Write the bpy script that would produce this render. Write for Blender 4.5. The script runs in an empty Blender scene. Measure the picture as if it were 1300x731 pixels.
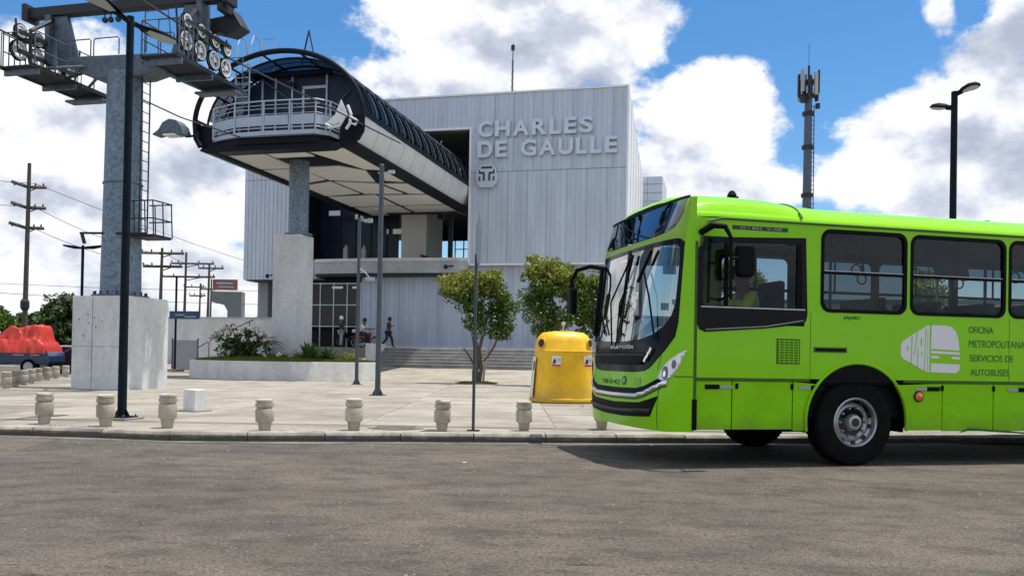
import bpy, bmesh, math, random
from mathutils import Vector, Matrix
from mathutils.geometry import delaunay_2d_cdt
random.seed(7)
S = bpy.context.scene
PI = math.pi; rad = math.radians
# ------------------------------------------------------------------ camera
cd = bpy.data.cameras.new("camera"); cam = bpy.data.objects.new("camera", cd); S.collection.objects.link(cam); S.camera = cam
cd.sensor_width = 36; cd.lens = 36*1100/1300; cd.shift_y = 80/1300; cd.clip_start = .05; cd.clip_end = 6000
cam.matrix_world = Matrix.Translation((0, 0, 1.17)) @ Matrix.Rotation(rad(90.5), 4, 'X') @ Matrix.Rotation(math.atan(.018), 4, 'Z')
S.view_settings.view_transform = 'Standard'; S.view_settings.look = 'None'; S.view_settings.exposure = .40; S.view_settings.gamma = 1
# ------------------------------------------------------------------ world: sky and clouds
SUN_EL, SUN_AZ = rad(76), rad(14)      # azimuth counted from +X towards +Y
w = bpy.data.worlds.new("World"); S.world = w; w.use_nodes = True
def world():
    nt = w.node_tree; N = nt.nodes; L = nt.links; N.clear()
    def n(t, **k):
        x = N.new(t)
        for a, b in k.items(): setattr(x, a, b)
        return x
    def M(op, a, b=None, c=None, clamp=False):
        x = n('ShaderNodeMath', operation=op, use_clamp=clamp)
        for i, v in enumerate((a, b, c)):
            if v is None: continue
            if isinstance(v, (int, float)): x.inputs[i].default_value = v
            else: L.new(v, x.inputs[i])
        return x.outputs[0]
    out = n('ShaderNodeOutputWorld'); bg = n('ShaderNodeBackground'); bg.inputs[1].default_value = .1
    sky = n('ShaderNodeTexSky', sky_type='NISHITA'); sky.sun_disc = False; sky.sun_elevation = SUN_EL; sky.sun_rotation = PI/2-SUN_AZ
    sky.air_density = 1.0; sky.dust_density = .6; sky.ozone_density = 2.5
    hs = n('ShaderNodeHueSaturation'); hs.inputs['Saturation'].default_value = 1.34; hs.inputs['Value'].default_value = 1.16
    L.new(sky.outputs[0], hs.inputs['Color'])
    tc = n('ShaderNodeTexCoord'); sp = n('ShaderNodeSeparateXYZ'); L.new(tc.outputs['Generated'], sp.inputs[0])
    az = M('ARCTAN2', sp.outputs[0], sp.outputs[1]); el = M('ARCSINE', sp.outputs[2])
    # stretched coordinates so that clouds flatten to the horizon
    def noise(off, scale, detail, rough):
        c = n('ShaderNodeCombineXYZ'); L.new(M('MULTIPLY', az, 1.0), c.inputs[0]); L.new(M('MULTIPLY_ADD', el, 1.35, off), c.inputs[1]); c.inputs[2].default_value = 3.7
        x = n('ShaderNodeTexNoise'); x.inputs['Scale'].default_value = scale; x.inputs['Detail'].default_value = detail; x.inputs['Roughness'].default_value = rough
        L.new(c.outputs[0], x.inputs['Vector']); return x.outputs[0]
    big = noise(0, 4.2, 8, .58); up = noise(-.05, 4.2, 8, .58); fine = noise(.4, 13, 7, .62); soft = noise(.9, 2.2, 4, .5); mid = noise(2.3, 7, 6, .6)
    # cloud banks (azimuth, elevation, half widths in radians)
    def D(px, py): return math.atan((px-650)/1100), math.atan((455+.018*(px-650)-py)/math.hypot(1100, px-650))
    banks = [(60, 330, 330, 190, 1.0), (200, 160, 110, 60, .8), (640, 30, 165, 90, 1.2), (580, 105, 120, 40, .9), (885, 190, 90, 72, 1.1), (940, 245, 150, 42, .9),
             (1255, 205, 140, 98, 1.2), (1110, 230, 110, 55, .85), (1290, 30, 40, 45, .9), (1188, 15, 22, 30, .62), (60, 110, 80, 70, .75), (1330, 130, 120, 120, 1.0)]
    f = None
    for px, py, wx, wy, amp in banks:
        a, e = D(px, py)
        dx = M('MULTIPLY', M('SUBTRACT', az, a), 1100/wx); dy = M('MULTIPLY', M('SUBTRACT', el, e), 1100/wy)
        r = M('SQRT', M('ADD', M('MULTIPLY', dx, dx), M('MULTIPLY', dy, dy)))
        b = M('MULTIPLY', M('SUBTRACT', 1.12, r), amp)
        f = b if f is None else M('SMOOTH_MAX', f, b, .2)
    # the rest of the sky carries the same broken cumulus
    aw = M('MULTIPLY', M('ABSOLUTE', az), 1/.62); ew = M('MULTIPLY', M('ABSOLUTE', el), 1/.52)
    outside = M('SUBTRACT', M('MAXIMUM', aw, ew), 1.0)
    of = M('MULTIPLY', M('SUBTRACT', soft, .42), 3.2)
    om = M('MULTIPLY', outside, 4.0, clamp=True)
    f = M('ADD', M('MULTIPLY', f, M('SUBTRACT', 1.0, om)), M('MULTIPLY', of, om))
    f = M('MAXIMUM', f, -1.2)
    dens = M('ADD', f, M('ADD', M('MULTIPLY', M('SUBTRACT', big, .5), 2.6), M('MULTIPLY', M('SUBTRACT', fine, .5), 1.3)))
    mr = n('ShaderNodeMapRange', interpolation_type='SMOOTHSTEP'); L.new(dens, mr.inputs[0]); mr.inputs[1].default_value = .0; mr.inputs[2].default_value = .30
    # light and shade of the cloud bodies
    sh = M('MULTIPLY', M('SUBTRACT', big, up), 6.5)
    sh = M('ADD', sh, M('MULTIPLY', M('SUBTRACT', mid, .5), .9))
    sh = M('ADD', sh, M('MULTIPLY', M('SUBTRACT', soft, .55), 1.2))
    thick = M('MULTIPLY', M('SUBTRACT', dens, 1.0), -.30)
    sh = M('ADD', M('ADD', sh, thick), .72, clamp=True)
    cr = n('ShaderNodeValToRGB'); L.new(sh, cr.inputs[0]); E = cr.color_ramp.elements
    E[0].position = .0; E[0].color = (3.7, 4.0, 5.0, 1); E[1].position = 1; E[1].color = (7.9, 8.0, 8.2, 1)
    e = E.new(.45); e.color = (5.0, 5.4, 6.3, 1); e = E.new(.72); e.color = (6.7, 6.9, 7.4, 1)
    mx = n('ShaderNodeMix', data_type='RGBA'); L.new(mr.outputs[0], mx.inputs[0]); L.new(hs.outputs[0], mx.inputs[6]); L.new(cr.outputs[0], mx.inputs[7])
    L.new(mx.outputs[2], bg.inputs[0]); L.new(bg.outputs[0], out.inputs[0])
world()
sd = bpy.data.lights.new("sun", 'SUN'); sd.energy = 4.2; sd.angle = rad(.6); sd.color = (1, .95, .88)
sun = bpy.data.objects.new("sun", sd); S.collection.objects.link(sun)
sdir = Vector((math.cos(SUN_EL)*math.cos(SUN_AZ), math.cos(SUN_EL)*math.sin(SUN_AZ), math.sin(SUN_EL)))
sun.rotation_euler = sdir.to_track_quat('Z', 'Y').to_euler()
# ------------------------------------------------------------------ materials
MT = {}
def mat(name, col, rough=.6, metal=0, var=.0, scale=3, bump=0, bscale=60, spec=.5, col2=None, coord='Object', coat=0, stretch=(1, 1, 1), island=0, sss=0):
    m = bpy.data.materials.new(name); m.use_nodes = True; nt = m.node_tree; N = nt.nodes; L = nt.links; b = N['Principled BSDF']
    b.inputs['Roughness'].default_value = rough; b.inputs['Metallic'].default_value = metal; b.inputs['Specular IOR Level'].default_value = spec; b.inputs['Coat Weight'].default_value = coat
    b.inputs['Coat Roughness'].default_value = .06
    c4 = (*col, 1); b.inputs['Base Color'].default_value = c4
    tc = N.new('ShaderNodeTexCoord'); mp = N.new('ShaderNodeMapping'); mp.inputs['Scale'].default_value = stretch; L.new(tc.outputs[coord], mp.inputs[0])
    if var or col2:
        t = N.new('ShaderNodeTexNoise'); t.inputs['Scale'].default_value = scale; t.inputs['Detail'].default_value = 8; t.inputs['Roughness'].default_value = .62; L.new(mp.outputs[0], t.inputs[0])
        r = N.new('ShaderNodeValToRGB'); L.new(t.outputs[0], r.inputs[0]); e = r.color_ramp.elements; e[0].position = .32; e[1].position = .68
        k = col2 or tuple(x*(1-var) for x in col)
        e[0].color = (*k, 1); e[1].color = tuple(min(1, x*(1+var*.5)) for x in col)+(1,)
        src = r.outputs[0]
        if island:
            g = N.new('ShaderNodeNewGeometry'); h = N.new('ShaderNodeHueSaturation'); mr = N.new('ShaderNodeMapRange'); mr.inputs[3].default_value = 1-island; mr.inputs[4].default_value = 1+island
            L.new(g.outputs['Random Per Island'], mr.inputs[0]); L.new(mr.outputs[0], h.inputs['Value']); L.new(src, h.inputs['Color']); src = h.outputs[0]
        L.new(src, b.inputs['Base Color'])
        mr2 = N.new('ShaderNodeMapRange'); mr2.inputs[3].default_value = max(0, rough-.1); mr2.inputs[4].default_value = min(1, rough+.1); L.new(t.outputs[0], mr2.inputs[0]); L.new(mr2.outputs[0], b.inputs['Roughness'])
    if bump:
        t2 = N.new('ShaderNodeTexNoise'); t2.inputs['Scale'].default_value = bscale; t2.inputs['Detail'].default_value = 4; L.new(mp.outputs[0], t2.inputs[0])
        bp = N.new('ShaderNodeBump'); bp.inputs['Strength'].default_value = bump; bp.inputs['Distance'].default_value = .02; L.new(t2.outputs[0], bp.inputs['Height']); L.new(bp.outputs[0], b.inputs['Normal'])
    if sss: b.inputs['Transmission Weight'].default_value = 0; b.inputs['Subsurface Weight'].default_value = sss; b.inputs['Subsurface Radius'].default_value = (.02, .03, .01)
    MT[name] = m; return m
def glassmat(name, tint, refl=1.0, gcol=(1, 1, 1), rough=.01):
    m = bpy.data.materials.new(name); m.use_nodes = True; nt = m.node_tree; N = nt.nodes; L = nt.links; N.clear()
    o = N.new('ShaderNodeOutputMaterial'); a = N.new('ShaderNodeBsdfTransparent'); a.inputs[0].default_value = (*tint, 1); g = N.new('ShaderNodeBsdfGlossy'); g.inputs[0].default_value = (*gcol, 1); g.inputs[1].default_value = rough
    fr = N.new('ShaderNodeLayerWeight'); fr.inputs[0].default_value = .5; pw = N.new('ShaderNodeMath'); pw.operation = 'POWER'; pw.inputs[1].default_value = 3.2; mu = N.new('ShaderNodeMath'); mu.operation = 'MULTIPLY_ADD'; mu.inputs[1].default_value = .8*refl; mu.inputs[2].default_value = .05*refl; mu.use_clamp = True
    tc = N.new('ShaderNodeTexCoord'); t = N.new('ShaderNodeTexNoise'); t.inputs['Scale'].default_value = 1.6; t.inputs['Detail'].default_value = 2; bp = N.new('ShaderNodeBump'); bp.inputs['Strength'].default_value = .05; bp.inputs['Distance'].default_value = .05
    L.new(tc.outputs['Object'], t.inputs[0]); L.new(t.outputs[0], bp.inputs['Height']); L.new(bp.outputs[0], g.inputs['Normal'])
    mx = N.new('ShaderNodeMixShader'); L.new(fr.outputs['Facing'], pw.inputs[0]); L.new(pw.outputs[0], mu.inputs[0]); L.new(mu.outputs[0], mx.inputs[0]); L.new(a.outputs[0], mx.inputs[1]); L.new(g.outputs[0], mx.inputs[2]); L.new(mx.outputs[0], o.inputs[0]); MT[name] = m
def concrete(name, col, stain=.35, scale=.8, streak=(1, 1, .35), joint=None):
    m = mat(name, col, .85, 0, .12, 6, .5, 90); nt = m.node_tree; N = nt.nodes; L = nt.links; b = N['Principled BSDF']
    src = b.inputs['Base Color'].links[0].from_socket
    tc = N.new('ShaderNodeTexCoord'); mp = N.new('ShaderNodeMapping'); mp.inputs['Scale'].default_value = streak; L.new(tc.outputs['Object'], mp.inputs[0]); oi = N.new('ShaderNodeObjectInfo'); mo = N.new('ShaderNodeMath'); mo.operation = 'MULTIPLY'; mo.inputs[1].default_value = 37; L.new(oi.outputs['Random'], mo.inputs[0]); L.new(mo.outputs[0], mp.inputs['Location'])
    t = N.new('ShaderNodeTexNoise'); t.inputs['Scale'].default_value = scale; t.inputs['Detail'].default_value = 9; t.inputs['Roughness'].default_value = .7; L.new(mp.outputs[0], t.inputs[0])
    r = N.new('ShaderNodeValToRGB'); e = r.color_ramp.elements; e[0].position = .36; e[0].color = (1-stain, 1-stain, 1-stain*1.05, 1); e[1].position = .6; e[1].color = (1, 1, 1, 1); L.new(t.outputs[0], r.inputs[0])
    mx = N.new('ShaderNodeMix'); mx.data_type = 'RGBA'; mx.blend_type = 'MULTIPLY'; mx.inputs[0].default_value = 1; L.new(src, mx.inputs[6]); L.new(r.outputs[0], mx.inputs[7])
    hv = N.new('ShaderNodeHueSaturation'); mv = N.new('ShaderNodeMapRange'); mv.inputs[3].default_value = .90; mv.inputs[4].default_value = 1.07; L.new(oi.outputs['Random'], mv.inputs[0]); L.new(mv.outputs[0], hv.inputs['Value']); L.new(mx.outputs[2], hv.inputs['Color'])
    t3 = N.new('ShaderNodeTexNoise'); t3.inputs['Scale'].default_value = 22; t3.inputs['Detail'].default_value = 4; L.new(mp.outputs[0], t3.inputs[0]); r3 = N.new('ShaderNodeValToRGB'); e = r3.color_ramp.elements; e[0].position = .27; e[0].color = (.45, .43, .4, 1); e[1].position = .34; e[1].color = (1, 1, 1, 1); L.new(t3.outputs[0], r3.inputs[0])
    m3 = N.new('ShaderNodeMix'); m3.data_type = 'RGBA'; m3.blend_type = 'MULTIPLY'; m3.inputs[0].default_value = 1; L.new(hv.outputs[0], m3.inputs[6]); L.new(r3.outputs[0], m3.inputs[7]); L.new(m3.outputs[2], b.inputs['Base Color'])
    return m
def asphalt():
    m = mat('asphalt', (.172, .157, .139), .88, 0, .22, .7, 0, 60, .3, None, 'Object'); nt = m.node_tree; N = nt.nodes; L = nt.links; b = N['Principled BSDF']
    src = b.inputs['Base Color'].links[0].from_socket; tc = N.new('ShaderNodeTexCoord')
    def no(scale, det, st=(1, 1, 1), rough=.6, loc=(0, 0, 0)):
        mp = N.new('ShaderNodeMapping'); mp.inputs['Scale'].default_value = st; mp.inputs['Location'].default_value = loc; L.new(tc.outputs['Object'], mp.inputs[0]); t = N.new('ShaderNodeTexNoise'); t.inputs['Scale'].default_value = scale; t.inputs['Detail'].default_value = det; t.inputs['Roughness'].default_value = rough; L.new(mp.outputs[0], t.inputs[0]); return t.outputs[0]
    def ramp(s, p0, c0, p1, c1):
        r = N.new('ShaderNodeValToRGB'); e = r.color_ramp.elements; e[0].position = p0; e[0].color = (*c0, 1); e[1].position = p1; e[1].color = (*c1, 1); L.new(s, r.inputs[0]); return r.outputs[0]
    def mul(a, c):
        x = N.new('ShaderNodeMix'); x.data_type = 'RGBA'; x.blend_type = 'MULTIPLY'; x.inputs[0].default_value = 1; L.new(a, x.inputs[6]); L.new(c, x.inputs[7]); return x.outputs[2]
    agg = no(85, 3, rough=.8)
    src = mul(src, ramp(agg, .35, (.38, .37, .37), .60, (1.28, 1.25, 1.2)))
    src = mul(src, ramp(no(34, 6, (1, 1, 1), .8), .37, (.42, .42, .42), .56, (1.16, 1.15, 1.13)))
    src = mul(src, ramp(no(300, 1), .3, (.6, .6, .6), .7, (1.3, 1.3, 1.3)))
    src = mul(src, ramp(no(.55, 9, (.8, 1.1, 1), .75), .40, (.76, .76, .76), .58, (1.08, 1.07, 1.06)))
    src = mul(src, ramp(no(.5, 8, (.2, 1.2, 1), .65, (1, 4, 0)), .40, (.90, .90, .90), .58, (1.05, 1.05, 1.04)))
    src = mul(src, ramp(no(2.6, 7, (.8, 1.2, 1), .7, (5, 2, 0)), .40, (.72, .71, .70), .52, (1.03, 1.02, 1.0)))
    vp = N.new('ShaderNodeTexVoronoi'); vp.inputs['Scale'].default_value = .28; L.new(tc.outputs['Object'], vp.inputs[0]); hp = N.new('ShaderNodeRGBToBW'); L.new(vp.outputs['Color'], hp.inputs[0]); src = mul(src, ramp(hp.outputs[0], .2, (.86, .86, .87), .8, (1.08, 1.07, 1.05)))
    src = mul(src, ramp(no(3.2, 10, (.5, 1.6, 1), .78, (3, 1, 0)), .365, (.20, .19, .18), .395, (1, 1, 1)))
    src = mul(src, ramp(no(11, 5, (.7, 1.2, 1), .75, (7, 3, 0)), .34, (.30, .29, .28), .37, (1, 1, 1)))
    # stones stripped out, small pits
    v = N.new('ShaderNodeTexVoronoi'); v.inputs['Scale'].default_value = 9; v.inputs['Randomness'].default_value = 1; L.new(tc.outputs['Object'], v.inputs[0])
    src = mul(src, ramp(v.outputs['Distance'], .05, (.35, .33, .3), .11, (1, 1, 1)))
    # cracks
    v2 = N.new('ShaderNodeTexVoronoi'); v2.feature = 'DISTANCE_TO_EDGE'; v2.inputs['Scale'].default_value = .55
    ad = N.new('ShaderNodeMixRGB'); ad.blend_type = 'ADD'; ad.inputs[0].default_value = .5; L.new(tc.outputs['Object'], ad.inputs[1])
    tt = N.new('ShaderNodeTexNoise'); tt.inputs['Scale'].default_value = 2.5; tt.inputs['Detail'].default_value = 8; L.new(tc.outputs['Object'], tt.inputs[0]); L.new(tt.outputs[1], ad.inputs[2]); L.new(ad.outputs[0], v2.inputs[0])
    ck = ramp(v2.outputs['Distance'], .001, (.75, .75, .75), .005, (1, 1, 1)); src = mul(src, ck)
    L.new(src, b.inputs['Base Color'])
    bp = N.new('ShaderNodeBump'); bp.inputs['Strength'].default_value = .9; bp.inputs['Distance'].default_value = .012; L.new(agg, bp.inputs['Height'])
    bp2 = N.new('ShaderNodeBump'); bp2.inputs['Strength'].default_value = .35; bp2.inputs['Distance'].default_value = .03; L.new(no(14, 6), bp2.inputs['Height']); L.new(bp.outputs[0], bp2.inputs['Normal']); L.new(bp2.outputs[0], b.inputs['Normal'])
asphalt()
concrete('plaza_concrete', (.345, .315, .262), .42, .6, (1, 1, 1))
concrete('joint', (.24, .22, .19), .3)
concrete('curb_top', (.40, .37, .32), .6, 1.6)
concrete('pier_concrete', (.64, .66, .67), .18, 1.1)
concrete('block_concrete', (.68, .69, .68), .25, 1.2)
def low_tint(name, z0, z1, col, scale=6, axis=2, amt=1.0):     # second colour blended in towards the bottom, ragged upper edge
    m = MT[name]; nt = m.node_tree; N = nt.nodes; L = nt.links; b = N['Principled BSDF']; src = b.inputs['Base Color'].links[0].from_socket
    tc = N.new('ShaderNodeTexCoord'); sp = N.new('ShaderNodeSeparateXYZ'); L.new(tc.outputs['Object'], sp.inputs[0]); t = N.new('ShaderNodeTexNoise'); t.inputs['Scale'].default_value = scale; t.inputs['Detail'].default_value = 8; t.inputs['Roughness'].default_value = .7; L.new(tc.outputs['Object'], t.inputs[0])
    a = N.new('ShaderNodeMath'); a.operation = 'MULTIPLY_ADD'; a.inputs[1].default_value = (z1-z0)*2.2; L.new(t.outputs[0], a.inputs[0]); L.new(sp.outputs[axis], a.inputs[2])
    mr = N.new('ShaderNodeMapRange'); mr.inputs[1].default_value = z0+(z1-z0)*1.1; mr.inputs[2].default_value = z1+(z1-z0)*1.1; mr.inputs[3].default_value = amt; mr.inputs[4].default_value = 0; L.new(a.outputs[0], mr.inputs[0])
    mx = N.new('ShaderNodeMix'); mx.data_type = 'RGBA'; L.new(mr.outputs[0], mx.inputs[0]); L.new(src, mx.inputs[6]); mx.inputs[7].default_value = (*col, 1); L.new(mx.outputs[2], b.inputs['Base Color'])
low_tint('curb_top', .05, .12, (.075, .07, .062), 5)  # kerb stones darker towards the bottom
concrete('gutter_concrete', (.20, .185, .16), .5, 2)
concrete('bollard_concrete', (.50, .455, .375), .38, 3.5)
concrete('white_wall', (.74, .74, .73), .2, 1)
concrete('step_concrete', (.30, .275, .24), .4, 1.4)
concrete('slab_grey', (.50, .53, .57), .3, 1, (1, 1, .4))
mat('cladding', (.53, .59, .68), .42, .15, .16, 1.6, .12, .9, .5, None, 'Object', 0, (1, 1, .12))
mat('white_trim_lit_side', (.8, .81, .82), .4, .1, .05, 1)
mat('cladding_low', (.47, .53, .64), .5, .1, .18, 1.8, .12, .9, .5, None, 'Object', 0, (1, 1, .12))
mat('seam', (.2, .22, .26), .6)
mat('letter_metal', (.58, .63, .69), .35, .3, .06, 4)
mat('logo_dark', (.035, .05, .06), .5)
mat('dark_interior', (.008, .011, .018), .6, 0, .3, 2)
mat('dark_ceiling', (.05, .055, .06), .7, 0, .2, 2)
mat('steel_dark', (.012, .018, .026), .6, 0, .25, 3)
mat('pole_paint', (.008, .014, .022), .6, 0, .3, 4, .1, 40, .08)
mat('pole_grey', (.07, .085, .105), .45, .4, .25, 4, .1, 40)
mat('galvanised', (.11, .14, .18), .5, .4, .4, 7, .15, 30)
mat('galv_column', (.17, .23, .30), .5, .3, .5, 9, .1, 30)
mat('galv_light', (.42, .47, .52), .4, .6, .2, 8)
mat('rail_metal', (.40, .47, .55), .4, .45, .12, 6)
mat('sheave_white', (.72, .74, .74), .4, .1, .12, 9)
mat('rubber', (.009, .009, .01), .8, 0, .3, 8, .2, 50, .06)
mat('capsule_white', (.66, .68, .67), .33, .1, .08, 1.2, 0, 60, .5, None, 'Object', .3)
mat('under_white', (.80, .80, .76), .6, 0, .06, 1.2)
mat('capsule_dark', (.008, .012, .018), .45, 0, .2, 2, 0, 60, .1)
mat('cabin_wall', (.008, .018, .042), .35, 0, .3, 1.5, 0, 60, .25)
mat('balcony_panel', (.36, .43, .53), .4, .3, .1, 4)
mat('cream_wall', (.52, .53, .50), .7, 0, .06, 1)
mat('white_light', (.8, .82, .85), .5)
glassmat('capsule_glass', (.09, .10, .13), .5, (.7, .78, .9))
glassmat('door_glass', (.10, .12, .15), .5)
glassmat('bus_glass', (.16, .18, .20), .55, (.8, .9, 1)); glassmat('bus_glass_clear', (.58, .61, .64), .45, (.8, .9, 1)); glassmat('windshield_glass', (.60, .64, .64), 1.7); glassmat('sign_glass', (.10, .12, .16), 1.3, (.8, .88, 1))
mat('lime_paint', (.235, .61, .0), .32, 0, .05, 1.6, .03, 1.6, .15, None, 'Object', .3)
mat('lime_lower', (.225, .58, .0), .38, 0, .12, 2.2, .12, 3, .12, None, 'Object', .2); low_tint('lime_lower', .38, .62, (.13, .20, .03), 4, 2, .55)  # road dirt low on the bus skirts
mat('lime_dark', (.035, .10, .004), .6)
mat('lime_strip', (.22, .42, .01), .35, 0, .1, 3)
mat('black_trim', (.005, .006, .007), .5, 0, .2, 5, 0, 60, .07)
mat('black_gloss', (.004, .005, .007), .14, 0, .1, 5, 0, 60, .12, None, 'Object', 0)
mat('chrome', (.8, .82, .84), .18, .9, .05, 4)
mat('alloy', (.42, .43, .45), .35, .7, .3, 12)
mat('wheel_dark', (.03, .03, .032), .5, .3, .4, 12)
mat('lens', (.65, .68, .70), .08, .3, .1, 6, 0, 60, .8, None, 'Object', 1)
mat('lens_dark', (.04, .05, .08), .08, .3, 0, 6, 0, 60, .8, None, 'Object', 1)
mat('amber', (.75, .17, .03), .2, 0, .2, 20)
mat('decal_white', (.72, .70, .74), .45)
mat('decal_dark', (.018, .10, .018), .5)
mat('decal_black', (.01, .03, .01), .5)
mat('reflector_grey', (.32, .34, .34), .4)
mat('seat_fabric', (.025, .03, .045), .8, 0, .3, 20)
mat('bus_inner', (.05, .053, .06), .7, 0, .2, 2)
mat('mast_paint', (.07, .10, .15), .55, 0, .3, 4); mat('reflection_blue', (.20, .26, .36), .7, 0, .1, 3); mat('grit_stone', (.22, .205, .18), .9, 0, .3, 30); mat('paper', (.75, .77, .8), .7, 0, .1, 12)
mat('yellow_paint', (.82, .47, .006), .42, 0, .18, 3, .08, 9); low_tint('yellow_paint', .05, .45, (.42, .30, .08), 5, 2, .6)  # dirt towards the container's base
mat('yellow_dirty', (.66, .40, .02), .55, 0, .3, 3)
mat('hole_dark', (.05, .02, .012), .7)
mat('sticker_white', (.72, .72, .68), .6, 0, .1, 20)
mat('sticker_red', (.5, .03, .02), .6); mat('sticker_black', (.03, .03, .03), .6)
mat('soil', (.10, .075, .045), .95, 0, .4, 4, .8, 20)
mat('grass', (.15, .21, .03), .8, 0, .35, 3, .5, 60, .3, None, 'Object', 0, (1, 1, 1), .4)
mat('bark', (.13, .10, .075), .9, 0, .4, 8, .9, 30)
mat('bark_pale', (.42, .38, .32), .9, 0, .3, 8, .5, 30)
mat('leaf_tree', (.125, .20, .025), .5, 0, .35, 1.5, 0, 60, .4, (.045, .085, .014), 'Object', 0, (1, 1, 1), .5)
mat('leaf_yellow', (.27, .28, .03), .5, 0, .3, 1.5, 0, 60, .4, (.08, .13, .015), 'Object', 0, (1, 1, 1), .45)
mat('leaf_pale', (.66, .66, .62), .5, 0, .1, 1.5)
mat('leaf_bush', (.07, .12, .03), .5, 0, .3, 3, 0, 60, .4, (.03, .06, .015), 'Object', 0, (1, 1, 1), .5)
mat('leaf_agave', (.085, .17, .035), .45, 0, .3, 3, 0, 60, .4, None, 'Object', 0, (1, 1, 1), .4)
mat('leaf_far', (.045, .08, .022), .7, 0, .4, .5, 0, 60, .3, None, 'Object', 0, (1, 1, 1), .5)
mat('flower', (.75, .70, .62), .6, 0, .1, 5)
mat('pole_wood', (.085, .07, .058), .85, 0, .4, 5, .5, 30)
mat('wire', (.03, .032, .035), .6)
mat('rope', (.05, .055, .06), .5, .5)
mat('tarp', (.52, .035, .02), .5, 0, .22, 2.5, .5, 5)
mat('navy_paint', (.012, .035, .10), .3, 0, .2, 3, 0, 60, .5, None, 'Object', .5)
mat('silver_paint', (.45, .48, .55), .3, .4, .1, 3); mat('maroon_paint', (.05, .02, .05), .3, .1, .1, 3); mat('dark_red_paint', (.22, .02, .03), .3, .1, .1, 3)
mat('car_glass', (.02, .025, .03), .15, spec=.3)
mat('sign_blue', (.012, .05, .13), .4); mat('sign_text', (.35, .4, .45), .6)
mat('billboard_red', (.28, .11, .09), .6, 0, .4, .8); mat('grey_block', (.16, .19, .20), .8, 0, .15, 1); mat('far_grey', (.30, .32, .34), .85, 0, .2, .3)
mat('ground_dirt', (.22, .20, .16), .95, 0, .3, .3, .3, 10)
mat('hill', (.09, .12, .09), .95, 0, .3, .02)
mat('skin', (.17, .085, .05), .55, 0, .1, 8, sss=.05); mat('hair', (.012, .01, .009), .6)
mat('cloth_white', (.72, .72, .74), .85, 0, .1, 12); mat('cloth_black', (.018, .02, .026), .85, 0, .2, 12); mat('cloth_jeans', (.28, .33, .42), .85, 0, .2, 12); mat('cloth_navy', (.015, .025, .06), .85, 0, .2, 12); mat('vest_lime', (.38, .52, .03), .7)
mat('shoe', (.03, .03, .03), .6); mat('helmet', (.75, .76, .78), .2, 0, 0, 5, 0, 60, .5, None, 'Object', 1)
mat('dark_patch', (.05, .045, .04), .9, 0, .3, 6)
for nm in ('leaf_tree', 'leaf_yellow', 'leaf_bush', 'leaf_agave', 'grass'):
    m = MT[nm]; nt = m.node_tree; b = nt.nodes['Principled BSDF']; tr = nt.nodes.new('ShaderNodeBsdfTranslucent'); mx = nt.nodes.new('ShaderNodeMixShader'); mx.inputs[0].default_value = .35
    nt.links.new(b.inputs['Base Color'].links[0].from_socket, tr.inputs[0]); nt.links.new(b.outputs[0], mx.inputs[1]); nt.links.new(tr.outputs[0], mx.inputs[2]); nt.links.new(mx.outputs[0], nt.nodes['Material Output'].inputs[0])
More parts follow.
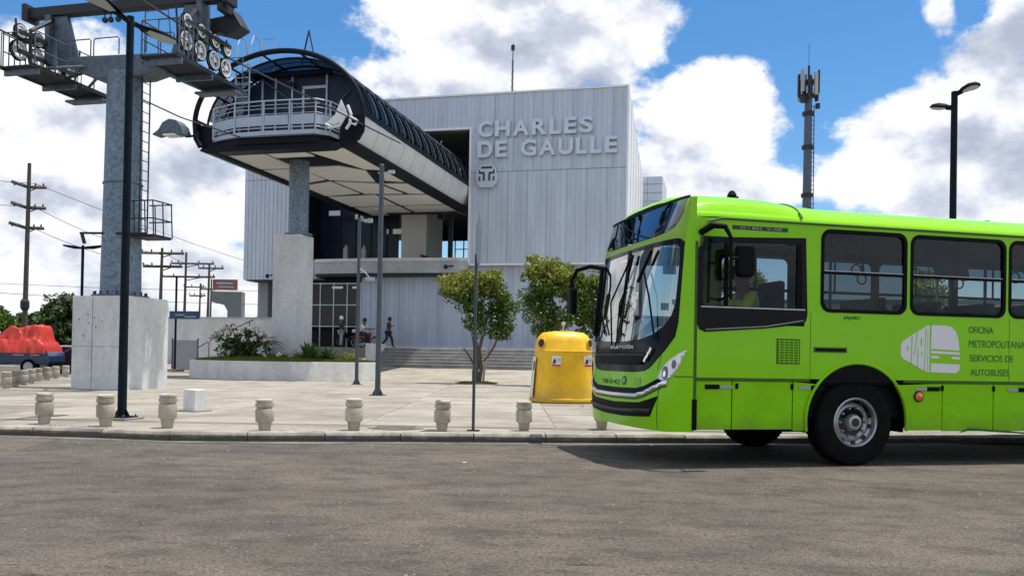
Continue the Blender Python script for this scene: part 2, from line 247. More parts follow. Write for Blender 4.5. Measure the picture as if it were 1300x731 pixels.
# ------------------------------------------------------------------ builders
class MB:
    def __init__(s): s.v = []; s.f = []
    def add(s, vs, fs):
        n = len(s.v); s.v += [tuple(v) for v in vs]; s.f += [tuple(i+n for i in f) for f in fs]; return s
    def box(s, x0, x1, y0, y1, z0, z1, R=None):
        vs = [Vector((x, y, z)) for z in (z0, z1) for x, y in ((x0, y0), (x1, y0), (x1, y1), (x0, y1))]
        if R: vs = [R @ v for v in vs]
        return s.add(vs, [(0, 3, 2, 1), (4, 5, 6, 7), (0, 1, 5, 4), (1, 2, 6, 5), (2, 3, 7, 6), (3, 0, 4, 7)])
    def prism(s, pts, axis, a, b):   # polygon extruded along axis
        def P(p, t): return {'x': (t, p[0], p[1]), 'y': (p[0], t, p[1]), 'z': (p[0], p[1], t)}[axis]
        n = len(pts); return s.add([P(p, a) for p in pts]+[P(p, b) for p in pts], [tuple(range(n))[::-1], tuple(range(n, 2*n))]+[(i, (i+1) % n, n+(i+1) % n, n+i) for i in range(n)])
    def tube(s, pts, r, n=8, closed=False, cap=True):
        pts = [Vector(p) for p in pts]; m = len(pts); rs = r if isinstance(r, (list, tuple)) else [r]*m; vs = []; up = None
        for i, p in enumerate(pts):
            a = pts[i-1] if (i or closed) else p; b = pts[(i+1) % m] if (i < m-1 or closed) else p
            t = (b-a).normalized()
            if up is None: up = Vector((0, 0, 1)) if abs(t.z) < .9 else Vector((1, 0, 0))
            x = t.cross(up)
            if x.length < 1e-4: x = t.cross(Vector((1, 0, 0)))
            x.normalize(); y = x.cross(t).normalized(); up = y
            vs += [p+(x*math.cos(2*PI*k/n)+y*math.sin(2*PI*k/n))*rs[i] for k in range(n)]
        fs = [(i*n+k, i*n+(k+1) % n, ((i+1) % m)*n+(k+1) % n, ((i+1) % m)*n+k) for i in range(m if closed else m-1) for k in range(n)]
        if cap and not closed: fs += [tuple(range(n))[::-1], tuple(range((m-1)*n, m*n))]
        return s.add(vs, fs)
    def lathe(s, prof, n=24, c=(0, 0, 0), axis='z', sq=None, a0=0, a1=2*PI, cap=True):   # prof: (r, h)
        vs = []; full = abs(a1-a0-2*PI) < 1e-6; m = n if full else n+1
        for r, h in prof:
            for k in range(m):
                a = a0+(a1-a0)*k/n; rr = r
                if sq: rr = r/((abs(math.cos(a))**sq+abs(math.sin(a))**sq)**(1/sq))
                p = (rr*math.cos(a), rr*math.sin(a), h)
                if axis == 'y': p = (p[0], h, p[1])
                if axis == 'x': p = (h, p[0], p[1])
                vs.append((p[0]+c[0], p[1]+c[1], p[2]+c[2]))
        fs = [(i*m+k, i*m+(k+1) % m, (i+1)*m+(k+1) % m, (i+1)*m+k) for i in range(len(prof)-1) for k in range(n)]
        if full and cap: fs += [tuple(range(m))[::-1], tuple(range((len(prof)-1)*m, len(prof)*m))]
        return s.add(vs, fs)
    def cyl(s, c, r, h, axis='z', n=20): return s.lathe([(r, 0), (r, h)], n, c, axis)
    def grid(s, P, nu, nv, flip=False):
        vs = [P(i/nu, j/nv) for j in range(nv+1) for i in range(nu+1)]
        fs = [(j*(nu+1)+i, j*(nu+1)+i+1, (j+1)*(nu+1)+i+1, (j+1)*(nu+1)+i) for j in range(nv) for i in range(nu)]
        return s.add(vs, [f[::-1] for f in fs] if flip else fs)
    def build(s, name, m, parent=None, o=(0, 0, 0), smooth=False, bevel=0, solid=0, label=None, fix=True):
        me = bpy.data.meshes.new(name); me.from_pydata([(x-o[0], y-o[1], z-o[2]) for x, y, z in s.v], [], s.f); me.materials.append(MT[m])
        if fix:
            bm = bmesh.new(); bm.from_mesh(me); bmesh.ops.recalc_face_normals(bm, faces=bm.faces); bm.to_mesh(me); bm.free()
        return link(name, me, parent, smooth, bevel, solid, label)
def link(name, me, parent=None, smooth=False, bevel=0, solid=0, label=None):
    ob = bpy.data.objects.new(name, me); S.collection.objects.link(ob)
    if smooth:
        me.polygons.foreach_set('use_smooth', [True]*len(me.polygons))
        me.set_sharp_from_angle(angle=rad(38))
    if solid:
        md = ob.modifiers.new('solid', 'SOLIDIFY'); md.thickness = solid; md.offset = -1
    if bevel:
        md = ob.modifiers.new('bevel', 'BEVEL'); md.width = bevel; md.segments = 2; md.limit_method = 'ANGLE'; md.angle_limit = rad(40)
    if parent: ob.parent = parent
    if label: ob['label'] = label
    return ob
def tag(o, label, cat, group=None, kind=None):
    if label: o['label'] = label
    if cat: o['category'] = cat
    if group: o['group'] = group
    if kind: o['kind'] = kind
    return o
def thing(name, label, cat, loc=(0, 0, 0), rz=0, group=None):
    o = bpy.data.objects.new(name, None); o.empty_display_size = .3; S.collection.objects.link(o); o.location = loc; o.rotation_euler = (0, 0, rz); return tag(o, label, cat, group)
def struct(o): o['kind'] = 'structure'; return o
def dup(root, loc, rz=None, label=None, scale=None):
    r = root.copy(); S.collection.objects.link(r); r.location = loc
    if rz is not None: r.rotation_euler = (0, 0, rz)
    if scale: r.scale = scale
    if label: r['label'] = label
    for ch in list(root.children):
        c = ch.copy(); S.collection.objects.link(c); c.parent = r
        for g in list(ch.children):
            d = g.copy(); S.collection.objects.link(d); d.parent = c
    return r
def text_mesh(body, size, extrude=0, bold=0, spacing=1.0, align='LEFT'):
    cu = bpy.data.curves.new('text', 'FONT'); cu.body = body; cu.size = size; cu.extrude = extrude; cu.offset = bold; cu.space_character = spacing; cu.align_x = align
    ob = bpy.data.objects.new('text', cu); S.collection.objects.link(ob); dg = bpy.context.evaluated_depsgraph_get(); dg.update()
    me = bpy.data.meshes.new_from_object(ob.evaluated_get(dg)); bpy.data.objects.remove(ob); return me
def fit_text(me, x0, x1, z0, z1, y):      # text lies in xy: stand it up in the xz plane facing -y, filling the given box
    xs = [v.co.x for v in me.vertices]; ys = [v.co.y for v in me.vertices]; a, b = min(xs), max(xs); c, d = min(ys), max(ys)
    for v in me.vertices:
        p = v.co.copy(); v.co = Vector((x0+(p.x-a)/(b-a)*(x1-x0), y-p.z, z0+(p.y-c)/(d-c)*(z1-z0)))
A14 = rad(14); e1 = Vector((math.cos(A14), -math.sin(A14), 0)); e2 = Vector((math.sin(A14), math.cos(A14), 0))
def BW(u, s, z=0): return e1*u+e2*s+Vector((0, 0, z))
def bthing(name, label, cat, u, s, z=0, group=None): return thing(name, label, cat, BW(u, s, z), -A14, group)
# ------------------------------------------------------------------ ground, road, plaza
def curb_y(x):
    P = [(-60, 13.4), (-14, 12.0), (-8, 11.86), (-5.9, 11.75), (-4.6, 11.45), (-3.4, 11.55), (-2, 11.8), (0, 12.05), (1.7, 12.25), (4, 12.62), (7.7, 13.45), (12, 14.5), (24, 17.5), (60, 26.5)]
    for (a, b), (c, d) in zip(P, P[1:]):
        if a <= x <= c:
            t = (x-a)/(c-a); return b+(d-b)*t
    return P[-1][1]
def ground_h(X, Y):
    s = X*e2.x+Y*e2.y
    return .1+max(0, min(1, (s-37)/6))*.52
m = MB(); m.box(-3000, 3000, -3000, 3000, -.3, -.06); struct(m.build('ground', 'ground_dirt'))
m = MB(); m.add([(-90, -40, 0), (90, -40, 0), (90, 60, 0), (-90, 60, 0)], [(0, 1, 2, 3)]); struct(m.build('road', 'asphalt'))
LX = lambda Y: -13.7-.37*(Y-23.5)      # left edge of the plaza, along the far row of bollards
m = MB(); nx = 70; ny = 34
def plz(i, j):
    t = j/ny; Ye = 60; x0 = -9.2 if t < .02 else None
    X0 = LX(12)+.0; u = i/nx; X = X0+(50-X0)*u; y0 = curb_y(X)+.16; Y = y0+(Ye-y0)*t
    if Y > 12: X = X+(LX(Y)-LX(12))*(1-u)
    return X, Y, ground_h(X, Y)
vs = [plz(i, j) for j in range(ny+1) for i in range(nx+1)]
m.add(vs, [(j*(nx+1)+i, j*(nx+1)+i+1, (j+1)*(nx+1)+i+1, (j+1)*(nx+1)+i) for j in range(ny) for i in range(nx)])
plaza = struct(m.build('plaza', 'plaza_concrete', solid=.3))
# slabs of the plaza with open joints between them
base_me = None
for j in range(7):
    for i in range(-6, 6):
        w_, d_ = 3.0, 3.1
        X = i*w_+(.7); Y = 13.35+j*d_
        if X < LX(Y+d_)+.2 or X > 15: continue
        if X > 4 and Y < curb_y(X+w_)+.3: continue
        h = .1
        mm = MB(); g = .009; mm.box(-w_/2+g, w_/2-g, -d_/2+g, d_/2-g, -.02, .012+random.uniform(-.002, .002))
        ob = mm.build('slab', 'plaza_concrete', plaza, bevel=.004); ob.location = (X+w_/2, Y+d_/2, h)
m = MB(); m.add([(-14, 13.2, .1035), (16, 13.2, .1035), (16, 35.2, .1035), (-18.2, 35.2, .1035), (-14, 23.5, .1035)], [(0, 1, 2, 3, 4)])
struct(m.build('joint_bed', 'joint'))
# curb stones
cp = thing('kerb', None, None); struct(cp)
x = -11.5
while x < 22:
    L_ = 1.0; x2 = x+L_*.985; ya, yb = curb_y(x), curb_y(x2)
    a = math.atan2(yb-ya, x2-x); mm = MB(); ln = math.hypot(x2-x, yb-ya)
    mm.prism([(0, -.1), (.0, .085), (.03, .125), (.22, .128), (.22, -.1)], 'x', 0, ln)
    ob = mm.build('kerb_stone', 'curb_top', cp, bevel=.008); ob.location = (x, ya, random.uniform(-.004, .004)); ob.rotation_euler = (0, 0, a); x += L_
m = MB(); mm = [(x*.5-12, curb_y(x*.5-12)) for x in range(0, 68)]
m.add([(a, b-.2-.05*math.sin(a*1.7)-.04*math.sin(a*4.1), .004) for a, b in mm]+[(a, b+.02, .004) for a, b in mm], [(i, i+1, len(mm)+i+1, len(mm)+i) for i in range(len(mm)-1)])
struct(m.build('gutter', 'gutter_concrete'))
# left street kerb, hills
m = MB(); pts = [(LX(y), y) for y in (16, 30, 45, 60)]
for (a, b), (c, d) in zip(pts, pts[1:]): m.add([(a-.2, b, -.05), (a, b, -.05), (c, d, -.05), (c-.2, d, -.05), (a-.2, b, .115), (a, b, .115), (c, d, .115), (c-.2, d, .115)], [(0, 1, 2, 3), (4, 5, 6, 7), (0, 1, 5, 4), (2, 3, 7, 6), (1, 2, 6, 5), (3, 0, 4, 7)])
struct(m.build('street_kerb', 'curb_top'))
m = MB(); n_ = 60
m.add([(-1400+i*46, 1300+math.sin(i*.7)*60, -2) for i in range(n_+1)]+[(-1400+i*46, 1400, 30+14*math.sin(i*.35+1)+8*math.sin(i*.9)) for i in range(n_+1)], [(i, i+1, n_+2+i, n_+1+i) for i in range(n_)])
struct(m.build('hills', 'hill'))
# manhole cover, dirt patch round the tree
t = thing('manhole_cover', 'round iron manhole cover flush in the pale pavement behind the kerb', 'manhole cover', (-1.72, 13.0, .1035))
m = MB(); m.cyl((0, 0, 0), .42, .008, n=32); m.build('frame', 'joint', t); m = MB(); m.cyl((0, 0, .008), .36, .006, n=32)
for i in range(-3, 4): m.box(-.3, .3, i*.09-.015, i*.09+.015, .014, .018)
m.build('lid', 'step_concrete', t)
# ------------------------------------------------------------------ bollards
def bollard(label, loc, group):
    t = thing('bollard', label, 'bollard', loc, 0, group)
    m = MB(); m.lathe([(.075, 0), (.088, .1), (.092, .13)], 20); m.build('foot', 'bollard_concrete', t, smooth=True)
    m = MB(); m.lathe([(.088, .128), (.115, .135), (.122, .15), (.124, .30), (.118, .325), (.1, .33), (.1, .345), (.118, .35), (.122, .365), (.122, .41), (.1, .413), (.1, .422), (.118, .425), (.116, .455), (.09, .468), (.0, .472)], 24); m.build('shaft', 'bollard_concrete', t, smooth=True)
    return t
G1 = 'squat concrete bollards along the kerb'
fl = ['squat concrete bollard cut by the left edge of the photo', 'kerb bollard second from the left, in front of the parked pickup end of the plaza', 'kerb bollard just left of the dark double lamp post', 'kerb bollard just right of the dark double lamp post',
      'kerb bollard alone in front of the round planter', 'kerb bollard in front of the two slim poles by the planter', 'kerb bollard just left of the thin edge-on signpost', 'kerb bollard between the edge-on signpost and the yellow container', 'kerb bollard half hidden behind the nose of the green bus']
fp = [(-7.42, 12.3), (-6.78, 12.6), (-5.79, 12.4), (-4.87, 12.3), (-3.43, 12.1), (-2.25, 12.45), (-1.0, 12.6), (.2, 12.95), (1.4, 13.35)]
bl = bollard(fl[0], (*fp[0], .1), G1)
for (a, b), l in zip(fp[1:], fl[1:]):
    q = dup(bl, (a, b, .1), random.uniform(0, 6), l, (random.uniform(.97, 1.05),)*2+(random.uniform(.95, 1.04),)); q.rotation_euler = (random.uniform(-.03, .03), random.uniform(-.03, .03), q.rotation_euler.z)
G2 = 'small pale bollards of the far row by the parked vehicles'
bk = [(-13.35, 22.4), (-13.75, 23.6), (-14.2, 24.8), (-14.7, 26.1), (-15.3, 27.6), (-15.9, 29.1), (-16.55, 30.9), (-17.3, 32.9), (-17.95, 34.9)]
bn = ['nearest bollard of the far row, at the left edge of the photo', 'second nearest bollard of the far row by the pickup', 'third bollard of the far row, under the navy pickup bed', 'fourth bollard of the far row, a little darker round its foot', 'middle bollard of the far row of pale bollards', 'fourth from the end of the far row of bollards', 'third from the end of the far row of bollards', 'last but one bollard of the far row beside the concrete block', 'last bollard of the far row, touching the edge of the tall concrete block']
for (a, b), l in zip(bk, bn):
    q = dup(bl, (a, b, .1), random.uniform(0, 6), l); q['group'] = G2; q.scale = (1.12, 1.12, 1.0)
t = thing('concrete_cube', 'low pale concrete cube standing on the plaza behind the kerb bollards', 'concrete block', (-5.75, 15.75, .11), -.5)
m = MB(); m.box(-.15, .15, -.13, .13, 0, .40); m.build('block', 'white_wall', t, bevel=.012)
m = MB(); m.box(-.22, .22, -.22, .22, 0, .02); m.build('mortar_bed', 'step_concrete', t)
# ------------------------------------------------------------------ lamp posts
def lamp_head(par, mt, s=1, sgn=1, tilt=.08, y0=.1):
    ring = []; m = MB(); prof = [(0, .05, .035), (.15, .06, .04), (.3, .13, .06), (.6, .17, .08), (.9, .15, .065), (1.05, .07, .03)]
    def P(i, j):
        a = PI*i; k = j*(len(prof)-1); q = min(int(k), len(prof)-2); f = k-q; y, w_, h = [prof[q][c]*(1-f)+prof[q+1][c]*f for c in range(3)]
        return (math.cos(a)*w_*s, sgn*(y0+y*s), (math.sin(a)*h+y*tilt)*s)
    m.grid(P, 12, 20); ob = m.build('lamp_head', mt, par, smooth=True, solid=.012)
    m = MB(); m.grid(lambda i, j: ((i-.5)*2*(.05+.09*min(1, j*2.2, (1-j)*5))*s, sgn*(y0+(.3+.7*j)*s), ((.3+.7*j)*tilt-.012)*s), 6, 10); m.build('lamp_glass', 'reflector_grey', ob, solid=.01)
    m = MB(); m.tube([(0, 0, -.02), (0, sgn*(y0+.3*s), .3*tilt*s)], .035*s, 8); m.build('arm', mt, ob)
    return ob
def lamp_post(label, loc, h, r=.07, mt='pole_paint', base='step_concrete', rz=-A14, s=1, lh=0):
    t = thing('lamp_post', label, 'street lamp', loc, rz)
    m = MB(); m.lathe([(r*1.25, 0), (r*1.1, h*.5), (r, h)], 12); m.build('pole', mt, t, smooth=True)
    m = MB(); m.box(-r*3, r*3, -r*3, r*3, .03, .05)
    for a in range(4):
        R = Matrix.Rotation(a*PI/2, 3, 'Z'); m.add([R @ Vector(v) for v in ((r, -.008, .05), (r*2.6, -.008, .05), (r, -.008, .2), (r, .008, .05), (r*2.6, .008, .05), (r, .008, .2))], [(0, 1, 2), (3, 5, 4), (0, 3, 4, 1), (1, 4, 5, 2), (2, 5, 3, 0)])
    m.build('base_plate', mt, t)
    m = MB(); m.box(-r*4.2, r*4.2, -r*4.2, r*4.2, -.02, .03); m.build('footing', base, t, bevel=.006)
    for a in (-1, 1):
        for b in (-1, 1): m = MB(); m.cyl((a*r*2.5, b*r*2.5, .05), .014, .03, n=6); m.build('bolt', 'galvanised', t)
    lamp_head(t, mt, s, 1, .05).location = (0, 0, h-.08-lh); lamp_head(t, mt, s, -1, .05).location = (0, 0, h-.08)
    return t
lamp_post('tall dark double-headed lamp post on the pavement in front of the concrete block', (-6.1, 13.6, .11), 6.33, .056)
lpr = lamp_post('tall double-headed lamp post rising behind the roof of the green bus', (15.2, 30, .1), 10.6, .105, s=1.0, lh=.45, rz=rad(38))
for ch in lpr.children:
    if ch.name.startswith('lamp_head'): ch.scale = (1.5, .72, 2.3)
# plain poles beside the planter
def pole(name, label, loc, h, r, mt, cat='pole'):
    t = thing(name, label, cat, loc, -A14); m = MB(); m.lathe([(r*1.2, 0), (r, h)], 14); m.build('shaft', mt, t, smooth=True)
    m = MB(); m.box(-r*2.8, r*2.8, -r*2.8, r*2.8, .0, .025)
    for a in range(4):
        R = Matrix.Rotation(a*PI/2, 3, 'Z'); m.add([R @ Vector(v) for v in ((r, -.01, .025), (r*2.6, -.01, .025), (r, -.01, .22), (r, .01, .025), (r*2.6, .01, .025), (r, .01, .22))], [(0, 1, 2), (3, 5, 4), (0, 3, 4, 1), (1, 4, 5, 2), (2, 5, 3, 0)])
    m.build('base_plate', mt, t); return t
t = pole('metal_pole', 'taller grey metal pole on the plaza in front of the planter', (-3.6, 23.35, .11), 6.2, .062, 'pole_grey')
m = MB(); m.lathe([(.07, 6.2), (.05, 6.24), (0, 6.25)], 12); m.build('cap', 'pole_grey', t)
m = MB(); m.tube([(0, 0, 6.0), (.25, 0, 6.02)], .015, 6); m.box(.2, .36, -.05, .05, 5.98, 6.06); m.build('camera', 'galv_light', t)
t = pole('camera_pole', 'thinner grey pole with a small camera arm beside the planter wall', (-5.72, 32, .11), 6.15, .058, 'pole_grey')
m = MB(); m.tube([(0, 0, 6.05), (.45, 0, 6.05)], .02, 6); m.box(.2, .5, -.06, .06, 5.98, 6.1); m.build('camera', 'galv_light', t)
m = MB(); m.tube([(.03, 0, 4.3), (.3, 0, 4.1), (.42, 0, 3.95)], .025, 6); m.box(.3, .62, -.07, .07, 3.82, 3.96); m.build('speaker', 'galv_light', t)
t = thing('signpost', 'thin grey signpost by the kerb with its plate seen edge-on', 'signpost', (-.55, 12.75, .1), rad(86))
m = MB(); m.box(-.028, .028, -.02, .02, 0, 2.6); m.build('post', 'pole_grey', t, bevel=.003)
m = MB(); m.prism([(-.30, 2.62), (-.2, 2.45), (.2, 2.45), (.30, 2.62), (.30, 3.02), (.05, 3.22), (-.05, 3.22), (-.30, 3.02)], 'y', -.032, -.026); m.build('plate', 'galvanised', t)
m = MB(); m.box(-.02, .02, -.026, -.02, 2.4, 3.1); m.build('bracket', 'pole_grey', t)
m = MB(); m.box(-.09, .09, -.09, .09, 0, .012); m.build('foot_plate', 'pole_paint', t)
# ------------------------------------------------------------------ cable car tower
t = bthing('cable_car_tower', 'tall round steel cable car tower with sheave wheels on a concrete block', 'cable car tower', -17.08, 21.57)
O = (-17.08, 21.57, 0)
# base block: rotated with the building grid
m = MB(); m.box(-17.95, -16.1, 20.68, 22.45, .05, 2.72); blk = m.build('concrete_base', 'block_concrete', t, O, bevel=.03)
m = MB()
for x_, z_ in ((-17.7, 2.05), (-17.42, 2.2), (-17.38, 1.95), (-17.2, 2.1), (-17.15, 1.85), (-17.55, 1.6), (-16.95, 2.0)): m.lathe([(.0, 0), (.02, 0), (.0, .012)], 8, (x_, 20.67, z_), 'y')
m.build('tie_holes', 'dark_patch', blk, (0, 0, 0)); blk.children[0].location = (17.08, -21.57, 0)
m = MB(); m.box(-17.275, -17.265, 20.672, 20.681, .1, 2.7); m.box(-17.95, -16.1, 20.674, 20.681, 1.3, 1.308); q = m.build('form_joint', 'joint', blk, O)
m = MB(); m.lathe([(.78, 2.72), (.78, 2.78)], 32, (-17.08, 21.57, 0)); m.build('flange', 'galvanised', t, O)
m = MB()
for k in range(18): a = 2*PI*k/18; m.cyl((-17.08+.7*math.cos(a), 21.57+.7*math.sin(a), 2.78), .025, .1, n=6)
m.build('anchor_bolts', 'steel_dark', t, O)
m = MB(); m.lathe([(.555, 2.78), (.515, 6), (.48, 9.2)], 40, (-17.08, 21.57, 0)); m.build('column', 'galv_column', t, O, smooth=True)
m = MB(); m.lathe([(.5, 5.98), (.545, 5.98), (.545, 6.02), (.5, 6.02)], 40, (-17.08, 21.57, 0)); m.build('ring_seam', 'galvanised', t, O)
m = MB(); m.prism([(-18.9, 9.45), (-17.9, 9.05), (-16.3, 9.02), (-15.0, 9.35), (-14.9, 9.6), (-18.9, 9.72)], 'y', 21.25, 21.9); m.build('yoke_beam', 'galvanised', t, O, bevel=.02)
m = MB(); m.box(-20.45, -13.7, 21.42, 21.72, 11.05, 11.33)
for u in (-20.45, -13.75): m.box(u-.05, u+.1, 21.3, 21.84, 10.95, 11.43)
m.build('cross_beam', 'steel_dark', t, O, bevel=.01)
m = MB()
for u in (-17.8, -17.6, -17.35): m.lathe([(.07, 0), (.09, .05), (.07, .1)], 12, (u, 21.5, 10.82), 'y'); m.tube([(u, 21.55, 11.05), (u, 21.55, 10.85)], .02, 6)
m.build('pulley_blocks', 'steel_dark', t, O)
def sheave(par, u, s, z, r):
    m = MB(); m.lathe([(r-.09, -.045), (r, -.045), (r, -.025), (r-.05, 0), (r, .025), (r, .045), (r-.09, .045)], 28, (u, s, z), 'x', cap=False); ty = m.build('sheave', 'rubber', par, O, smooth=True)
    m = MB()
    m.lathe([(r-.085, -.05), (r-.03, -.052), (r-.03, .052), (r-.085, .05), (r-.085, -.05)], 28, (u, s, z), 'x', cap=False)
    m.lathe([(.0, -.06), (.07, -.06), (.07, .06), (.0, .06)], 14, (u, s, z), 'x')
    for k in range(5):
        a = 2*PI*k/5; m.tube([(u, s+.05*math.cos(a), z+.05*math.sin(a)), (u, s+(r-.07)*math.cos(a), z+(r-.07)*math.sin(a))], .022, 5)
    m.build('rim', 'sheave_white', ty, O)
    ty.children[0].location = (0, 0, 0)
for side, u0, ss in ((1, -14.45, (20.6, 21.25, 21.93, 22.52)), (-1, -19.75, (20.45, 21.1, 21.8, 22.45))):
    for k, s_ in enumerate(ss):
        zz = 10.0-.04*k if side > 0 else 10.05-.03*k
        sheave(t, u0, s_, zz-.36, .29); sheave(t, u0, s_+.05, zz+.2, .22)
    m = MB()     # train beams and hangers
    sx = u0-side*.12
    m.box(sx-.035, sx+.035, ss[0]-.1, ss[3]+.1, 9.58, 9.70); m.box(sx-.035, sx+.035, ss[0]-.1, ss[3]+.1, 10.14, 10.25)
    m.box(u0+side*.12-.03, u0+side*.12+.03, ss[0]-.1, ss[3]+.1, 10.10, 10.2)
    for s_ in (ss[0]+.3, ss[2]+.3): m.tube([(sx, s_, 9.4), (sx, s_, 10.4)], .05, 6); m.tube([(sx, s_, 10.35), (sx-side*.1, 21.57, 11.0)], .06, 6)
    m.tube([(sx, ss[0]-.25, 10.5), (sx, ss[0]-.15, 9.6)], .03, 5); m.tube([(sx, ss[3]+.25, 10.45), (sx, ss[3]+.15, 9.6)], .03, 5)
    m.build('wheel_frame', 'steel_dark', t, O)
    m = MB(); m.prism([(sx-.3*side, 9.5), (sx-1.0*side, 9.55), (sx-.55*side, 11.05), (sx-.05*side, 11.05)], 'y', 21.5, 21.64); m.box(sx-.08, sx+.08, 21.35, 21.8, 9.6, 11.05); m.build('side_bracket', 'galvanised', t, O, bevel=.01)
    # catwalk
    ca = u0-side*.95; cb = u0+side*.2; lo, hi = min(ca, cb), max(ca, cb)
    m = MB(); m.box(lo, lo+.06, 20.0, 23.2, 9.02, 9.12); m.box(hi-.06, hi, 20.0, 23.2, 9.02, 9.12)
    for k in range(20): m.box(lo, hi, 20.02+k*.16, 20.10+k*.16, 9.06, 9.10)
    m.build('catwalk', 'steel_dark', t, O)
    m = MB()
    for s_ in (20.2, 21.6, 23.0): m.tube([(lo, s_, 9.05), (u0-side*2.1, 21.57, 9.5)], .045, 5); m.box(lo, hi, s_-.04, s_+.04, 8.88, 9.03)
    m.box(lo-.1, hi+.1, 22.6, 23.0, 8.86, 8.92)
    m.build('catwalk_bracket', 'galvanised', t, O)
    m = MB()
    for uu in (lo+.02, hi-.02):
        if (uu > -17) == (side > 0) and abs(uu-u0) < .25: a0_, b0_ = 20.1, 20.9
        else: a0_, b0_ = 20.05, 23.15
        for z_ in (9.55, 10.05): m.tube([(uu, a0_, z_), (uu, b0_, z_)], .018, 6)
        k = a0_
        while k <= b0_+.01: m.tube([(uu, k, 9.08), (uu, k, 10.05)], .018, 6); k += (b0_-a0_)/4
    for s_ in (20.05, 23.15): m.tube([(lo, s_, 9.1), (lo, s_, 10.05), (hi, s_, 10.05), (hi, s_, 9.1)], .018, 6)
    m.build('guard_rail', 'galvanised', t, O)
m = MB()
for (a, b) in ((-18.75, -18.05), (-17.95, -17.1), (-16.2, -15.3)): m.tube([(a, 21.3, 9.7), (a, 21.3, 10.15), (a+.05, 21.3, 10.2), (b-.05, 21.3, 10.2), (b, 21.3, 10.15), (b, 21.3, 9.7)], .018, 6)
m.tube([(-16.25, 21.3, 9.6), (-16.25, 21.3, 10.85), (-15.5, 21.3, 10.85), (-15.4, 21.3, 10.0)], .02, 6); m.tube([(-16.25, 21.9, 9.6), (-16.25, 21.9, 10.85), (-15.5, 21.9, 10.85)], .02, 6)
m.build('top_rail', 'galvanised', t, O)
m = MB(); m.prism([(-14.9, 10.78), (-14.2, 10.85), (-13.95, 11.05), (-13.6, 10.5), (-14.0, 10.3), (-14.7, 10.5)], 'y', 22.0, 22.5); m.box(-14.1, -13.9, 21.5, 22.1, 10.8, 11.1); m.build('drive_housing', 'steel_dark', t, O, bevel=.03)
m = MB(); ul = -16.42
for a in (-.18, .18): m.tube([(ul+.02, 21.4+a+.2, 4.6), (ul+.02, 21.4+a+.2, 9.1)], .022, 6)
for k in range(16): m.tube([(ul+.02, 21.42, 4.7+k*.28), (ul+.02, 21.78, 4.7+k*.28)], .014, 5)
m.build('ladder', 'steel_dark', t, O)
m = MB(); m.box(-16.55, -15.75, 21.2, 22.0, 4.42, 4.5)
for z_ in (4.95, 5.45): m.tube([(-16.5, 21.2, z_), (-15.78, 21.2, z_), (-15.75, 22.0, z_), (-16.5, 22.0, z_)], .02, 6)
for p in ((-16.4, 21.2), (-16.05, 21.2), (-15.78, 21.2), (-15.75, 21.6), (-15.75, 22.0), (-16.3, 22.0)): m.tube([(p[0]+.03, p[1], 4.45), (p[0]-.02, p[1], 5.45)], .018, 6)
m.build('ladder_platform', 'steel_dark', t, O)
m = MB(); m.tube([(-18.1, 21.1, 4.55), (-15.9, 21.1, 4.5)], .035, 6); m.tube([(-18.05, 21.1, 4.55), (-17.95, 21.1, 4.25)], .05, 6); m.build('service_bracket', 'steel_dark', t, O)
# haul ropes
for l, u0, pts in (('thick steel haul rope running over the right sheaves of the tower to the station', -14.45, [(-12, 9.8), (8, 9.9), (18.5, 10.02), (20.5, 10.0), (22.6, 9.88), (28, 10.25), (36.5, 10.75)]), ('thick steel haul rope running over the left sheaves of the tower to the station', -19.75, [(-12, 9.7), (8, 9.85), (18.5, 10.05), (20.5, 10.02), (22.6, 9.9), (28, 9.85), (33, 10.2), (36.5, 10.7)])):
    m = MB(); m.tube([(u0*(1), s_, z_) for s_, z_ in pts], .026, 6); q = bthing('haul_rope', l, 'cable', u0, 20, 10, 'haul ropes of the cable car'); 
    ob = m.build('rope_strand', 'rope', q, (u0, 20, 10))
# ------------------------------------------------------------------ capsule (cable car platform)
O = (-18.7, 35.2, 0)
t = bthing('concrete_pier', 'tall square pale concrete pier standing in the round planter', 'concrete pier', *O)
m = MB(); m.box(-19.62, -18.28, 34.62, 35.85, .2, 6.48); m.build('shaft', 'pier_concrete', t, O, bevel=.03)
m = MB()
for z_ in (2.6, 4.5): m.box(-19.625, -18.275, 34.615, 35.855, z_, z_+.008)
m.build('form_joint', 'slab_grey', t, O)
O = (-18.35, 32.5, 6.48)
t = bthing('cable_car_capsule', 'long barrel-vaulted glass and white cable car platform jutting from the station on a steel column', 'cable car platform', *O)
HW, ZS, RISE = 3.85, 10.92, 2.85; UC = -18.35
m = MB(); m.lathe([(.62, 6.5), (.62, 6.56)], 32, (-18.72, 35.2, 0)); m.lathe([(.44, 6.56), (.44, 9.9)], 36, (-18.72, 35.2, 0)); m.lathe([(.7, 9.9), (.9, 10.02)], 32, (-18.72, 35.2, 0)); m.build('column', 'galv_column', t, O, smooth=True)
def arch(a, s, e=0, hw=HW, rise=RISE): return (UC+(hw+e)*math.cos(a), s, ZS+(rise+e)*math.sin(a))
m = MB(); pts = [arch(PI*k/48, 32.45) for k in range(49)]; m.tube([(UC+HW-.25, 32.5, 9.95), (UC+HW-.03, 32.5, 10.3)]+pts+[(UC-HW+.03, 32.5, 10.3), (UC-HW+.25, 32.5, 9.95)], .11, 10); m.build('front_hoop', 'capsule_dark', t, O, smooth=True)
NP = 15; S0, S1 = 33.4, 49.5
